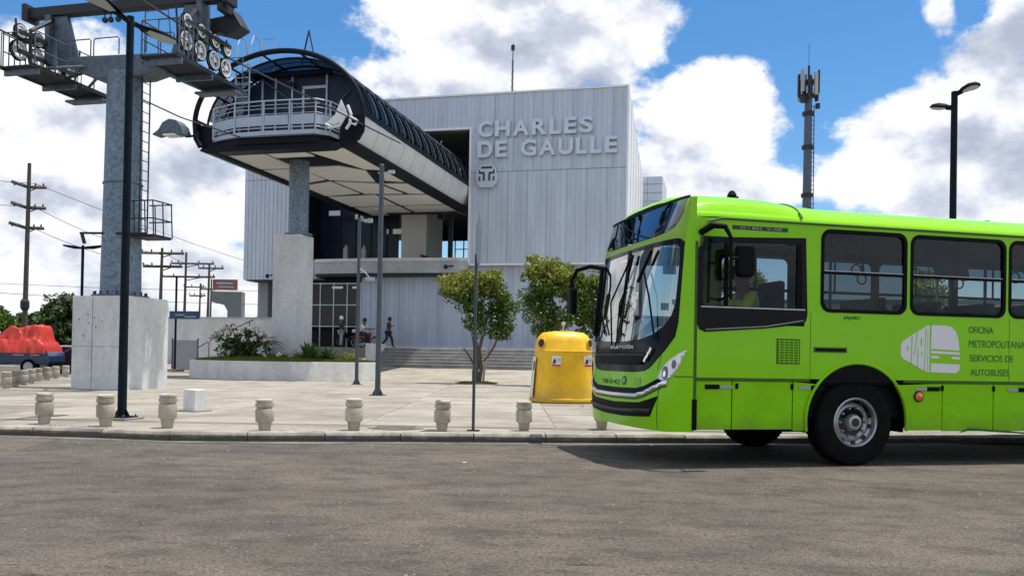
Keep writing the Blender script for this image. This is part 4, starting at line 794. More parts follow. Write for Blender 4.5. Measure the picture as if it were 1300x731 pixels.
tree('taller bushy tree behind the yellow container, its top pointed and yellow-green', (1.85, 34.2, .12),
     [((-.75, 0, 4.35), (.75, .8, .85), 16, True), ((.1, 0, 3.95), (1.0, .8, .6), 15, True), ((1.1, 0, 3.6), (.9, .9, .8), 17, False), ((2.0, 0, 3.3), (.8, .8, 1.0), 15, False), ((-.7, 0, 3.1), (.75, .7, .9), 17, False), ((.4, 0, 2.7), (1.0, .8, .8), 18, False), ((1.6, 0, 2.3), (1.0, .8, .7), 14, False), ((-.5, 0, 2.1), (.5, .5, .45), 6, False)],
     [([(0, 0, 0), (.1, 0, .8), (0, 0, 1.8), (-.2, 0, 3), (-.5, 0, 4.2)], [.17, .13, .11, .08, .04], 'bark'), ([(.2, 0, 0), (.5, 0, 1.2), (1.0, 0, 2.4), (1.4, 0, 3.4)], [.12, .1, .07, .04], 'bark'), ([(-.1, 0, .2), (-.5, 0, 1.4), (-.6, 0, 2.2)], [.06, .05, .03], 'bark_pale')], 23)
def bush(name, label, loc, r, n, size, mt, flowers=0, seed=5, cat='shrub'):
    t = thing(name, label, cat, loc); R_ = random.Random(seed); m = MB(); clumps(m, (0, 0, r[2]*.85), r, n, .3, 60, size, R_); m.build('foliage', mt, t, fix=False)
    m = MB()
    for k in range(9): a = R_.uniform(0, 6.3); m.tube([(0, 0, -.1), (math.cos(a)*r[0]*.5, math.sin(a)*r[1]*.5, r[2]*.8)], [.03, .015], 5)
    m.build('stem', 'bark', t)
    if flowers:
        m = MB()
        for k in range(flowers): a = R_.uniform(PI, 2*PI); b = R_.uniform(.1, 1.2); leaves(m, (r[0]*1.25*math.cos(a)*math.cos(b), r[1]*1.3*math.sin(a)*math.cos(b), r[2]*(.85+1.1*math.sin(b))), (.11, .11, .09), 14, .075, R_, shell=.1)
        m.build('blossom', 'flower', t, fix=False)
    return t
bush('flowering_shrub', 'dense flowering shrub with pale blossoms at the left of the planter', (-11.75, 37.7, .85), (1.15, .8, .80), 52, .085, 'leaf_bush', 46, 5)
def rosette(name, label, loc, n, L_, w_, mt, seed, cat, droop=.5, z0=0, stem=0):
    t = thing(name, label, cat, loc); R_ = random.Random(seed)
    me = None
    for k in range(n):
        a = R_.uniform(0, 2*PI); e = R_.uniform(.25, 1.35); l = L_*R_.uniform(.7, 1.1); m = MB(); N = 6; vs = []
        for i in range(N+1):
            q = i/N; hr = l*q*math.cos(e)*(1-.1*q); hz = z0+l*q*math.sin(e)-droop*l*q*q*.6; ww = w_*math.sin(PI*min(1, .18+q*.82))**.8*(1 if q < 1 else 0)+.002
            for sg in (-1, 0, 1): vs.append((hr*math.cos(a)-sg*ww*math.sin(a), hr*math.sin(a)+sg*ww*math.cos(a), hz+(abs(sg))*ww*.35))
        m.add(vs, [(i*3+j, i*3+j+1, i*3+j+4, i*3+j+3) for i in range(N) for j in range(2)]); m.build('leaf', mt, t, fix=False)
    if stem: m = MB(); m.tube([(0, 0, -.1), (0, 0, z0+.05)], [.06, .04], 7); m.build('stem', 'bark', t)
    return t
rosette('agave_plant', 'spiky green rosette plant right of the concrete pier in the planter', (-8.75, 37.3, .92), 80, 1.15, .07, 'leaf_agave', 4, 'plant', .45)
rosette('agave_plant', 'smaller spiky rosette plant behind, nearer the middle of the planter', (-7.95, 37.6, .92), 60, .95, .06, 'leaf_agave', 9, 'plant', .45)
rosette('small_palm', 'small feathery palm between the flowering shrub and the pier', (-10.65, 37.5, .9), 34, 1.2, .06, 'leaf_agave', 6, 'plant', 1.0, .6, 1)
bush('low_shrub', 'low sparse brownish shrub at the right end of the planter', (-7.1, 38.2, .85), (.55, .4, .2), 9, .05, 'leaf_yellow', 0, 8)
bush('low_shrub', 'low dark shrub tucked at the foot of the concrete pier', (-10.1, 37.2, .9), (.5, .3, .18), 8, .05, 'leaf_bush', 4, 18)
t = bush('far_left_shrub', 'dark leafy tree growing behind the planter beside the undercroft', BW(-26.5, 45.5, .7), (.7, .6, 1.5), 22, .09, 'leaf_bush', 0, 28, 'tree')
# ------------------------------------------------------------------ yellow container
t = thing('recycling_container', 'yellow bell-shaped recycling container with round openings and white stickers', 'recycling container', (1.27, 21.6, .112), rad(4)); CO = t
prof = [(.0, .02), (.80, .02), (.81, .06), (.80, .1), (.755, .11), (.73, .5), (.705, .95), (.695, 1.2), (.685, 1.24), (.71, 1.26), (.69, 1.30), (.66, 1.5), (.60, 1.64), (.50, 1.72), (.25, 1.755), (0, 1.76)]
m = MB(); m.lathe(prof[4:], 64, sq=3.2); m.build('body', 'yellow_paint', t, smooth=True)
m = MB(); m.lathe(prof[1:5]+[(.7, .11), (.7, .02)], 64, sq=3.2); m.build('base_rim', 'yellow_dirty', t, smooth=True)
for a in (-140, -40):
    R = Matrix.Rotation(rad(a), 4, 'Z') @ Matrix.Translation((.715, 0, 1.44)) @ Matrix.Rotation(rad(82), 4, 'Y')
    m = MB(); m.lathe([(.115, -.06), (.125, -.06), (.13, .06), (.108, .075), (.098, .07), (.098, -.06)], 24, cap=False); q = m.build('opening_ring', 'yellow_paint', t, smooth=True); q.matrix_local = R
    m = MB(); m.lathe([(.097, .03), (.097, .055)], 24); h = m.build('opening', 'hole_dark', t); h.matrix_local = R
m = MB(); m.lathe([(.02, 1.75), (.02, 2.0)], 8); m.lathe([(.04, 1.9), (.055, 1.95), (.04, 2.0)], 10); m.build('lifting_pin', 'galv_light', t)
for x_, y_, a, w_ in ((-.25, -.728, 0, .23), (.52, -.712, rad(8), .2)):
    R = Matrix.Translation((x_, y_, 1.02)) @ Matrix.Rotation(a, 4, 'Z')
    m = MB(); m.box(-w_/2, w_/2, -.012, 0, -.13, .13); q = m.build('sticker', 'sticker_white', t); q.matrix_local = R
    m = MB(); m.box(-w_/2+.01, w_/2-.01, -.015, -.0122, -.125, -.085); m.box(-w_/2+.02, -w_/2+.09, -.015, -.0122, -.07, -.04); m.build('red_print', 'sticker_red', q)
    m = MB(); m.prism([(-w_/2+.03, -.03), (-w_/2+.06, .06), (-w_/2+.1, .04), (-w_/2+.11, -.03), (-w_/2+.07, -.05)], 'y', -.015, -.0122); m.box(.02, w_/2-.02, -.015, -.0122, 0, .01); m.box(.02, w_/2-.02, -.015, -.0122, .04, .05); m.build('black_print', 'sticker_black', q)
for sg in (-1, 1):
    m = MB(); m.grid(lambda i, j: (sg*(.79-.075*j+.004), -.38+.66*i, .13+.98*j), 2, 2); q = m.build('side_poster', 'sticker_white', t, solid=.012)
    m = MB(); m.grid(lambda i, j: (sg*(.737-.012*j+.009), -.36+.3*i, .78+.22*j), 1, 1); m.build('poster_print', 'sticker_black', q, solid=.004)
# ------------------------------------------------------------------ left background
W_ = thing('retaining_wall', 'long low white wall at the left behind the planter', 'wall', (-17.8, 48, .3), -A14)
m = MB(); m.box(-6, 5.2, 0, .25, 0, 2.78); m.build('panel', 'white_wall', W_); m = MB(); m.box(-6, 5.2, -.03, .28, 2.78, 2.86); m.build('coping', 'slab_grey', W_)
t = thing('ramp_wall', 'low grey block wall with a slanting handrail by the planter', 'wall', (-15.3, 44.5, .5), -A14)
m = MB(); m.box(.3, 3.2, 0, .3, 0, 1.0); m.build('panel', 'slab_grey', t); m = MB(); m.tube([(-1.6, 0, .6), (.3, 0, 1.6), (2.2, 0, 2.4)], .03, 6)
for a, b in ((-1.6, .6), (-.3, 1.25), (.7, 1.8), (2.0, 2.35)): m.tube([(a, 0, -.4), (a, 0, b)], .025, 6)
m.build('handrail', 'galvanised', t)
t = thing('service_door', 'grey metal gate in the gap between the concrete block and the planter', 'gate', (-16.6, 43.5, .3), -A14)
m = MB(); m.box(-.5, .9, 0, .06, 0, 1.5); m.build('panel', 'far_grey', t); m = MB(); m.tube([(-.5, -.02, 0), (-.5, -.02, 1.6)], .04, 6); m.tube([(.95, -.02, 0), (.95, -.02, 1.6)], .04, 6); m.build('post', 'galvanised', t)
t = thing('blue_sign', 'small blue street sign board on a thin pole in front of the white wall', 'sign', (-15.55, 40, .3), -A14)
m = MB(); m.tube([(0, 0, 0), (0, 0, 4.4)], .05, 8); m.build('pole', 'pole_paint', t); m = MB(); m.box(-.3, 1.25, -.06, -.02, 2.42, 2.78); q = m.build('board', 'sign_blue', t)
m = MB(); m.box(.0, .5, -.066, -.062, 2.58, 2.63); m.box(.5, 1.1, -.066, -.062, 2.5, 2.55); m.build('lettering', 'sign_text', q); m = MB(); m.box(-.3, .3, -.3, .3, 0, .1); m.build('footing', 'step_concrete', t)
def upole(label, loc, h, arms, r=.15, rz=0, single=False, extra=True):
    t = thing('utility_pole', label, 'utility pole', loc, rz); m = MB(); m.tube([(0, 0, 0), (.1, 0, h)], [r, r*.6], 8); m.build('shaft', 'pole_wood', t, smooth=True)
    for z_, a, b, dz in arms:
        m = MB(); m.tube([(-a, -.4*dz, z_+.3*dz), (0, 0, z_), (b, .4, z_+.05)], .09*r/.15, 5); m.tube([(0, 0, z_-.35), (b*.55, .2, z_)], .04, 4)
        for q in (-a, -a*.5, b*.5, b): m.lathe([(.05, 0), (.07, .08), (.03, .2)], 6, (q, 0, z_+.1))
        m.build('crossarm', 'pole_wood', t)
    if extra: m = MB(); m.lathe([(.28, h*.42), (.28, h*.42+.6)], 10, (.25, 0, 0)) if not single else m.lathe([(.2, 3.9), (.3, 4.1), (.3, 4.5), (.2, 4.7)], 8, (.0, 0, 0)); m.build('transformer', 'steel_dark', t)
    return t
upole('tall wooden utility pole with three crossarms at the far left', (-33.8, 60, 0), 14.1, [(12.45, .9, 1.1, 1), (11.0, .9, 1.1, 1), (9.6, 1.0, 1.0, 1)], .2, 0, True)
upole('utility pole with a wide top crossarm seen just right of the steel tower', (-26.5, 65, 0), 9.0, [(8.6, 1.4, 1.6, 0), (7.6, 1.3, 1.5, 0)], .17)
upole('nearer of the clustered utility poles above the blue sign', (-29.6, 78, 0), 10.2, [(9.2, 1.2, 2.5, 0), (8.0, 2.0, 2.6, 0)], .16, 0, False, False)
upole('second of the clustered utility poles above the blue sign', (-28.2, 80, 0), 9.4, [(9.0, .9, 1.3, 0)], .16, 0, False, False)
upole('shortest of the clustered utility poles above the blue sign', (-33.2, 95, 0), 9.3, [(8.2, 1.0, 1.0, 0)], .14, 0, False, False)
upole('thin utility pole left of the grey billboard frame', (-32.6, 90, 0), 8.4, [(8.0, 1.6, .4, 0), (7.1, 1.0, .5, 0)], .14, 0, False, False)
t = thing('small_double_lamp', 'slim dark street lamp with two straight arms left of the steel tower', 'street lamp', (-22.4, 45, .05)); m = MB(); m.tube([(0, 0, 0), (0, 0, 6.6)], .075, 8); m.build('pole', 'pole_paint', t)
for sg in (-1, 1): m = MB(); m.prism([(0, 6.5), (sg*.4, 6.56), (sg*1.0, 6.62), (sg*.95, 6.52), (sg*.5, 6.42), (0, 6.42)], 'y', -.12, .12); m.build('lamp_head', 'pole_paint', t)
for k, (a, b, z0, z1, sag) in enumerate([((-46, 59), (-33.3, 60), 14.2, 12.7, .3), ((-33.3, 60), (-15, 110), 12.7, 8.6, 1.0), ((-46, 59), (-33.3, 60), 12.3, 11.1, .3), ((-33.3, 60), (-26.5, 65), 11.1, 8.5, .4), ((-33.3, 60), (-26.5, 65), 9.6, 7.6, .4), ((-26, 65), (-28, 78), 8.5, 9.2, .3), ((-55, 59), (-14, 70), 6.4, 5.2, .6), ((-60, 80), (-12, 80), 7.8, 7.2, .5)]):
    m = MB(); P0 = Vector((*a, z0)); P1 = Vector((*b, z1)); m.tube([tuple((P0.lerp(P1, q/10)-Vector((0, 0, sag*4*q/10*(1-q/10))))-P0) for q in range(11)], .02, 4)
    o = m.build('power_line', 'wire'); o.location = P0; tag(o, ['power line from the left edge to the top crossarm of the tall wooden pole', 'long power line falling right from the top of the tall wooden pole', 'power line from the left edge to the middle crossarm of the tall pole', 'power line falling right from the middle crossarm of the tall pole', 'power line falling right from the lowest crossarm of the tall pole', 'power line between the poles right of the steel tower', 'lowest power line crossing low over the treetops at the left', 'second lowest power line over the treetops at the left'][k], 'power line', 'power lines at the left')
t = thing('billboard', 'faded red billboard on top of a grey concrete frame far away', 'billboard', (-30, 90, 0), 0)
m = MB(); m.box(-1.2, 1.35, -.1, .1, 7.75, 8.85); q = m.build('board', 'billboard_red', t); m = MB(); m.box(-.8, .9, -.13, -.105, 8.35, 8.55); m.box(-.6, 1.0, -.13, -.105, 8.0, 8.15); m.build('print', 'sign_text', q)
m = MB(); m.prism([(-1.3, 7.6), (1.8, 7.6), (1.8, .2), (.35, .2), (.35, 5.6), (.0, 6.2), (-1.3, 6.5)], 'y', 0, 1.2); m.build('frame', 'grey_block', t)
t = thing('dark_hoarding', 'dark hoarding with white marks under the left wing of the station', 'hoarding', BW(-33.5, 62, 0), -A14); m = MB(); m.box(-1.6, 2.8, 0, .1, 5.6, 7.0); q = m.build('board', 'dark_interior', t); m = MB(); m.box(-.6, .2, -.02, -.005, 6.2, 6.5); m.box(.8, 2.0, -.02, -.005, 6.3, 6.7); m.build('marks', 'white_light', q); m = MB(); m.tube([(-.8, .05, 0), (-.8, .05, 5.6)], .1, 6); m.tube([(2, .05, 0), (2, .05, 5.6)], .1, 6); m.build('post', 'steel_dark', t)
R_ = random.Random(77)
for k, (x_, y_, w_, d_, h_, mt_) in enumerate([(-62, 120, 22, 12, 5.5, 'far_grey'), (-46, 150, 14, 10, 6.5, 'cream_wall'), (-78, 110, 16, 10, 4.6, 'white_wall')]):
    t = thing('low_house', ['long low grey building behind the trees at the left', 'small cream house far behind the utility poles', 'low white house at the left edge behind the tarpaulin'][k], 'building', (x_, y_, 0)); m = MB(); m.box(-w_/2, w_/2, 0, d_, 0, h_); m.build('wall', mt_, t); m = MB(); m.box(-w_/2-.3, w_/2+.3, -.3, d_+.3, h_, h_+.3); m.build('roof', 'grey_block', t)
    for q in range(int(w_/3)): m = MB(); m.box(-w_/2+1+q*3, -w_/2+2.2+q*3, -.05, .0, h_*.4, h_*.7); m.build('window', 'car_glass', t)
tl = ['dark green tree at the far left edge behind the tarpaulin', 'bushy dark tree right of the tall wooden pole', 'tallest dark tree behind the pickup, with a spiky top', 'dark tree nearest to the concrete block', 'small pale green tree left of the tall wooden pole', 'round tree far behind between the block and the poles']
for k, (x_, y_, h_, rx) in enumerate([(-45.5, 74, 5.2, 2.8), (-40.6, 75, 5.3, 2.6), (-37.6, 73, 6.2, 2.3), (-34.3, 74, 5.2, 2.0), (-42.5, 71, 4.3, 1.6), (-49.5, 80, 5.4, 3.0)]):
    t = thing('background_tree', tl[k], 'tree', (x_, y_, 0), 0, 'trees at the far left'); m = MB(); m.tube([(0, 0, 0), (.1, 0, h_*.5)], [.22, .15], 6); m.build('trunk', 'bark', t)
    m = MB(); clumps(m, (0, 0, h_*.62), (rx, rx*.8, h_*.33), 44, .8, 70, .24, R_); clumps(m, (0, 0, h_*.3), (rx*1.1, rx*.7, h_*.25), 30, .8, 60, .24, R_); m.build('crown', 'leaf_far' if k != 4 else 'leaf_tree', t, fix=False)
# pickup with red tarp
def car_body(t, mt, L_=4.4, W2=.85, seed=0):
    sec = [(-L_/2, .35), (-L_/2, .85), (-L_/2+.15, .95), (-L_*.28, 1.0), (-L_*.16, 1.42), (L_*.22, 1.45), (L_*.36, 1.0), (L_/2-.1, .9), (L_/2, .6), (L_/2, .35)]
    m = MB(); m.prism(sec, 'y', -W2, W2); m.build('body', mt, t, bevel=.06)
    m = MB(); m.prism([(-L_*.24, 1.02), (-L_*.145, 1.36), (L_*.2, 1.38), (L_*.32, 1.02)], 'y', -W2-.012, W2+.012); m.build('window', 'car_glass', t)
    for x_ in (-L_*.31, L_*.31):
        for sg in (-1, 1):
            m = MB(); m.lathe([(.2, -.1), (.32, -.1), (.33, 0), (.32, .1), (.2, .1)], 20, (x_, sg*(W2-.08), .33), 'y', cap=False); q = m.build('wheel', 'rubber', t, smooth=True); m = MB(); m.lathe([(.0, -.105), (.2, -.105), (.2, .105), (0, .105)], 14, (x_, sg*(W2-.08), .33), 'y'); m.build('rim', 'alloy', q)
t = thing('pickup_truck', 'navy blue pickup truck parked at the far left edge, under the orange-red tarpaulin', 'pickup truck', (-23.9, 41.6, 0), rad(4))
m = MB(); m.prism([(-2.9, .5), (-2.9, 1.15), (-.3, 1.15), (-.25, 1.18), (1.9, 1.12), (2.0, .9), (2.02, .5)], 'y', -.9, .9); m.build('body', 'navy_paint', t, bevel=.05)
m = MB(); m.prism([(-2.8, 1.16), (-2.45, 1.75), (-1.2, 1.78), (-.9, 1.16)], 'y', -.82, .82); m.build('cab', 'navy_paint', t, bevel=.05)
m = MB(); m.box(-.3, 1.95, -.94, -.9, .95, 1.12); m.box(-.3, 1.95, -.93, -.9, .6, .66); m.build('side_rail', 'navy_paint', t)
for a_, b_ in ((.4, .9), (1.2, 1.6)): m = MB(); m.box(a_, b_, -.96, -.94, .9, .96); m.build('reflector', 'reflector_grey', t)
m = MB(); m.box(2.02, 2.12, -.85, .85, .45, .62); m.box(-2.98, -2.9, -.85, .85, .45, .62); m.build('bumper', 'black_trim', t)
for x_ in (-2.0, 1.1):
    for sg in (-1, 1):
        m = MB(); m.lathe([(.2, -.12), (.36, -.12), (.38, 0), (.36, .12), (.2, .12)], 22, (x_, sg*.82, .38), 'y', cap=False); q = m.build('wheel', 'rubber', t, smooth=True); m = MB(); m.lathe([(.0, -.125), (.22, -.125), (.22, .125), (0, .125)], 14, (x_, sg*.82, .38), 'y'); m.build('rim', 'alloy', q)
t = thing('tarpaulin', 'orange-red tarpaulin bundled over the load of the navy pickup', 'tarpaulin', (-23.9, 41.6, 1.12), rad(4)); R_ = random.Random(2)
from mathutils import noise as mn
def tp(i, j):
    x_ = -2.0+3.85*i; y_ = -1.0+2.0*j; e = min(1, 14*min(i, 1-i), 9*min(j, 1-j))
    def st(a, b, v): return max(0, min(1, (v-a)/(b-a)))
    up = .62*st(-.55, .05, x_)*(1-st(1.45, 1.62, x_))*st(-.72, -.60, y_)*(1-st(.6, .8, y_))
    rid = .6-abs(mn.noise((x_*1.9+y_*1.1, y_*2.2, 4.2)))*1.3
    h = (.50+.12*st(-1.9, .2, x_)+up)*e**.5+(.13*rid+.12*mn.noise((x_*1.2, y_*1.3, 9))-.10*abs(mn.noise((x_*4.1-y_*2.5, y_*3.7, 1))))*e
    h -= .30*math.exp(-((x_-.55+.9*y_+.4)/.10)**2)*st(.0, .5, up)
    return (x_+.05*mn.noise((y_*5, h*4, 3)), y_+.07*mn.noise((x_*5, h*4, 1)), h-.1)
m = MB(); m.grid(tp, 90, 44); m.build('sheet', 'tarp', t, smooth=True)
m = MB(); m.tube([(-1.0, -1.0, .1), (-.9, -.5, .7), (-.9, .5, .9), (-1, 1, .1)], .02, 5); m.build('tie_rope', 'cloth_white', t)
for (nm, l, x_, y_, mt, rz) in (('parked_car', 'silver car parked behind the pickup, beside the concrete block', -24.0, 46.5, 'silver_paint', rad(8)), ('parked_car', 'dark maroon car parked nearest the concrete block, mostly hidden', -21.6, 44.6, 'maroon_paint', rad(12)), ('parked_car', 'dark navy car parked between the pickup and the red car', -26.5, 52, 'navy_paint', rad(4))):
    t = thing(nm, l, 'car', (x_, y_, 0), rz); car_body(t, mt)
# ------------------------------------------------------------------ phone mast and small lamp on the right
t = thing('phone_mast', 'tall grey cell phone mast with antenna panels behind the green bus', 'phone mast', (30.4, 90, 0))
m = MB(); m.lathe([(.6, 0), (.48, 15), (.38, 29)], 14); m.build('column', 'mast_paint', t, smooth=True)
m = MB()
for z_ in (18.5, 23.5, 27.0): m = MB(); m.lathe([(.4, z_), (.62, z_), (.62, z_+.35), (.4, z_+.35)], 14); m.build('flange', 'steel_dark', t)
m = MB(); m.tube([(.58, -.3, 12), (.5, -.3, 28)], .05, 5)
for k in range(34): m.tube([(.3, -.4, 12+k*.48), (.6, -.3, 12+k*.48)], .03, 4)
m.build('ladder', 'steel_dark', t)
for k in range(9):
    a = 2*PI*k/9+.3; m = MB(); c = Vector((math.cos(a)*1.0, math.sin(a)*1.0, 0)); z0 = 28.6+(k % 3)*.35
    R = Matrix.Translation(c) @ Matrix.Rotation(a, 4, 'Z'); m.box(-.1, .1, -.2, .2, z0, z0+2.3, R); m.build('antenna_panel', 'reflector_grey' if k % 2 else 'steel_dark', t)
m = MB()
for z_ in (29.0, 30.4): 
    m.lathe([(.9, z_), (1.0, z_), (1.0, z_+.08), (.9, z_+.08)], 12)
    for k in range(6): a = PI*k/3; m.tube([(0, 0, z_), (math.cos(a), math.sin(a), z_)], .05, 5)
m.tube([(0, 0, 29), (0, 0, 32.2)], .12, 6); m.tube([(0, 0, 32), (0, 0, 34.6)], .025, 5); m.lathe([(.3, 28.2), (.3, 28.9)], 10, (-.7, -.5, 0)); m.lathe([(.25, 27.6), (.25, 28.1)], 10, (.8, -.5, 0)); m.build('head_frame', 'steel_dark', t)
t = thing('small_lamp', 'small dark lamp head peeking over the bus roof near the right edge', 'street lamp', (27.8, 51, 0), 0)
m = MB(); m.tube([(0, 0, 0), (0, 0, 9.75)], .09, 6); m.build('pole', 'pole_paint', t); m = MB(); m.prism([(.12, 9.6), (.1, 9.8), (-.6, 9.72), (-.75, 9.6), (-.5, 9.52), (-.2, 9.5)], 'y', -.15, .15); m.build('lamp_head', 'pole_paint', t)
# ------------------------------------------------------------------ bus
BA = rad(13.9); fw = Vector((-math.cos(BA), -math.sin(BA), 0)); lf = Vector((math.sin(BA), -math.cos(BA), 0)); BWp = Vector((4.002, 10.026, 0))
bus = thing('city_bus', 'bright lime green city bus at the kerb, cut off by the right edge', 'bus', BWp-lf*1.25, PI+BA)
Y1 = 1.25; REAR = -9.4
def fpt(q, z, o=0.0):
    def g(q):
        th = q*PI/2; s = math.sin(abs(th)); c = max(0, math.cos(th)); y = Y1*math.copysign(s**(2/2.4), th); x = 2.05+.42*c**.4; w_ = c**.3
        return x-max(0, z-1.35)*.12*w_-max(0, z-2.6)*.22*w_+.05*w_*math.exp(-((z-.7)/.35)**2), y
    x, y = g(q)
    if o:
        a = g(max(-1, q-.01)); b = g(min(1, q+.01)); t = Vector((b[0]-a[0], b[1]-a[1])); t.normalize(); x += t.y*o; y -= t.x*o
    return (x, y, z)
def decal(name, poly, mt, par=bus, o=.006, thick=.0, step=.05, label=None, mirror=False):
    if mirror: poly = [(-a, b) for a, b in poly][::-1]
    pts = []
    for (a, b), (c, d) in zip(poly, poly[1:]+poly[:1]):
        n = max(1, int(math.hypot(c-a, d-b)/step)); pts += [(a+(c-a)*k/n, b+(d-b)*k/n) for k in range(n)]
    nb = len(pts); q0, q1 = min(p[0] for p in pts), max(p[0] for p in pts); z0, z1 = min(p[1] for p in pts), max(p[1] for p in pts)
    inner = []
    i = q0+step*.5
    while i < q1:
        j = z0+step*.5
        while j < z1: inner.append((i, j)); j += step
        i += step
    vs, es, fs, *_ = delaunay_2d_cdt([Vector(p) for p in pts+inner], [], [list(range(nb))], 1, 1e-5)
    m = MB(); m.add([fpt(v.x, v.y, o) for v in vs], [tuple(f) for f in fs])
    bm = bmesh.new(); 
    ob = m.build(name, mt, par, fix=False); bm.from_mesh(ob.data); bmesh.ops.recalc_face_normals(bm, faces=bm.faces); bm.faces.ensure_lookup_table()
    # make normals point forward/outward
    s = sum((f.normal.x*f.calc_area()+f.normal.y*f.calc_center_median().y*f.calc_area()) for f in bm.faces)
    if s < 0: bmesh.ops.reverse_faces(bm, faces=bm.faces)
    bm.to_mesh(ob.data); bm.free(); ob.data.polygons.foreach_set('use_smooth', [True]*len(ob.data.polygons))
    if thick: md = ob.modifiers.new('solid', 'SOLIDIFY'); md.thickness = thick; md.offset = -1
    if label: ob['label'] = label
    return ob
def rrect(x0, x1, z0, z1, r, n=6, skew=0):
    out = []
    for cx, cz, a0 in ((x1-r, z1-r, 0), (x0+r, z1-r, PI/2), (x0+r, z0+r, PI), (x1-r, z0+r, 3*PI/2)):
        for k in range(n+1): a = a0+PI/2*k/n; out.append((cx+r*math.cos(a), cz+r*math.sin(a)))
    return out
# side walls: strips round the window openings, straddling the wheel arches
WIN = [(.70, 1.98, 1.79, 2.53, 1.60, 2.58), ]      # glass x0,x1,z0,z1 / frame z0,z1
def side(sg):
    wins = [(.50, -.645, 1.765, 2.72), (-.69, -2.04, 1.765, 2.715), (-2.08, -3.43, 1.765, 2.715), (-3.47, -4.82, 1.765, 2.715), (-4.86, -6.21, 1.765, 2.715), (-6.25, -7.6, 1.765, 2.715), (-7.64, -8.99, 1.765, 2.715)]
    dw = (2.035, .665, 1.56, 2.60)
    holes = [dw]+wins; y = sg*Y1; ins = .035
    m = MB(); top = 2.77; bot = 1.0; xs = 2.05
    cols = sorted({2.05, REAR}|{h[0]-ins for h in holes}|{h[1]+ins for h in holes}, reverse=True)
    for a, b in zip(cols, cols[1:]):
        h = [w_ for w_ in holes if w_[0]-ins >= a-1e-6 and w_[1]+ins <= b+1e-6 and w_[0]-ins-1e-6 <= a]
        h = [w_ for w_ in holes if abs(w_[0]-ins-a) < 1e-6 and abs(w_[1]+ins-b) < 1e-6]
        segs = [(bot, h[0][2]+ins), (h[0][3]-ins, top)] if h else [(bot, top)]
        for z0, z1 in segs: m.add([(a, y, z0), (b, y, z0), (b, y, z1), (a, y, z1)], [(0, 1, 2, 3)])
    # arch part above the belt
    ob = m.build('side_panel', 'lime_paint', bus, solid=0, fix=False)
    # lower skirt with wheel cutouts
    def skirt(x0, x1, z0=.40):
        m = MB(); m.box(min(x0, x1)+.006, max(x0, x1)-.006, sg*(Y1-.03) if sg > 0 else -Y1+.008, Y1-.008 if sg > 0 else sg*(Y1-.03), z0, .965)
        q = m.build('skirt_panel', 'lime_lower', bus, bevel=.006)
        return q
    for a, b in ((2.04, 1.588), (1.588, .832), (-1.162, -1.889), (-1.889, -2.6), (-2.6, -3.4), (-3.4, -4.2), (-4.2, -4.9), (-7.3, -8.3), (-8.3, -9.38)): skirt(a, b, .40 if a < 0 else .425)
    for cx in (0, -6.1):
        for (xa, xb) in ((.832, 0), (0, -1.162 if cx == 0 else -1.2)):
            R = .66; cz = .52; m = MB(); pts = []
            xe = xa if xa else xb; N = 16
            arc = [(R*math.cos(a)*(1 if xe > 0 else -1), cz+R*math.sin(a)) for a in [PI/2*k/N for k in range(N+1)]]
            arc = [p for p in arc if p[1] <= .965]
            arc = [(arc[0][0]*1.0, .41)]+arc
            pl = [(xe-(.006 if xe > 0 else -.006), .41), (xe-(.006 if xe > 0 else -.006), .965)]+arc[::-1]
            m.prism([(p[0]+cx, p[1]) for p in pl], 'y', sg*(Y1-.03), sg*(Y1-.008)); m.build('skirt_panel', 'lime_lower', bus)
        # arch lip and well
        m = MB(); N = 30; cz = .52
        pts = [(cx+.67*math.cos(a), sg*(Y1+.004), cz+.67*math.sin(a)) for a in [rad(-10)+rad(200)*k/N for k in range(N+1)]]; m.tube(pts, .018, 6); m.build('wheel_arch', 'lime_lower', bus, smooth=True)
        m = MB(); pts2 = [(cx+.65*math.cos(a), cz+.65*math.sin(a)) for a in [rad(-12)+rad(204)*k/N for k in range(N+1)]]
        m.add([(a, sg*(Y1-.02), b) for a, b in pts2]+[(a, sg*.7, b) for a, b in pts2], [(i, i+1, len(pts2)+i+1, len(pts2)+i) for i in range(N)]); m.add([(cx-.66, sg*.7, .35), (cx+.66, sg*.7, .35), (cx+.66, sg*.7, 1.2), (cx-.66, sg*.7, 1.2)], [(0, 1, 2, 3)]); m.build('wheel_well', 'black_trim', bus)
        # black crescent that shows the arch above the belt line
        m = MB(); cres = [(cx+.655*math.cos(a), cz+.655*math.sin(a)) for a in [rad(42.5)+rad(95)*k/16 for k in range(17)]]
        m.prism(cres, 'y', sg*(Y1-.004), sg*(Y1+.004)); m.build('arch_recess', 'black_trim', bus)
    # belt groove, gutter, pillars
    m = MB(); m.box(.62, 2.05, sg*(Y1-.02), sg*(Y1+.002), .968, .997); m.box(REAR, -.62, sg*(Y1-.02), sg*(Y1+.002), .968, .997); m.build('belt_groove', 'lime_dark', bus)
    m = MB(); m.tube([(2.0, sg*(Y1+.005), 2.45), (1.98, sg*(Y1+.008), 2.62), (1.9, sg*(Y1+.01), 2.73), (1.75, sg*(Y1+.01), 2.77), (REAR, sg*(Y1+.01), 2.765)], .014, 6); m.build('rain_gutter', 'lime_dark', bus)
    m = MB(); m.box(REAR, 2.0, sg*(Y1-.3), sg*(Y1-.04), .93, 1.0); m.build('inner_sill', 'black_trim', bus)
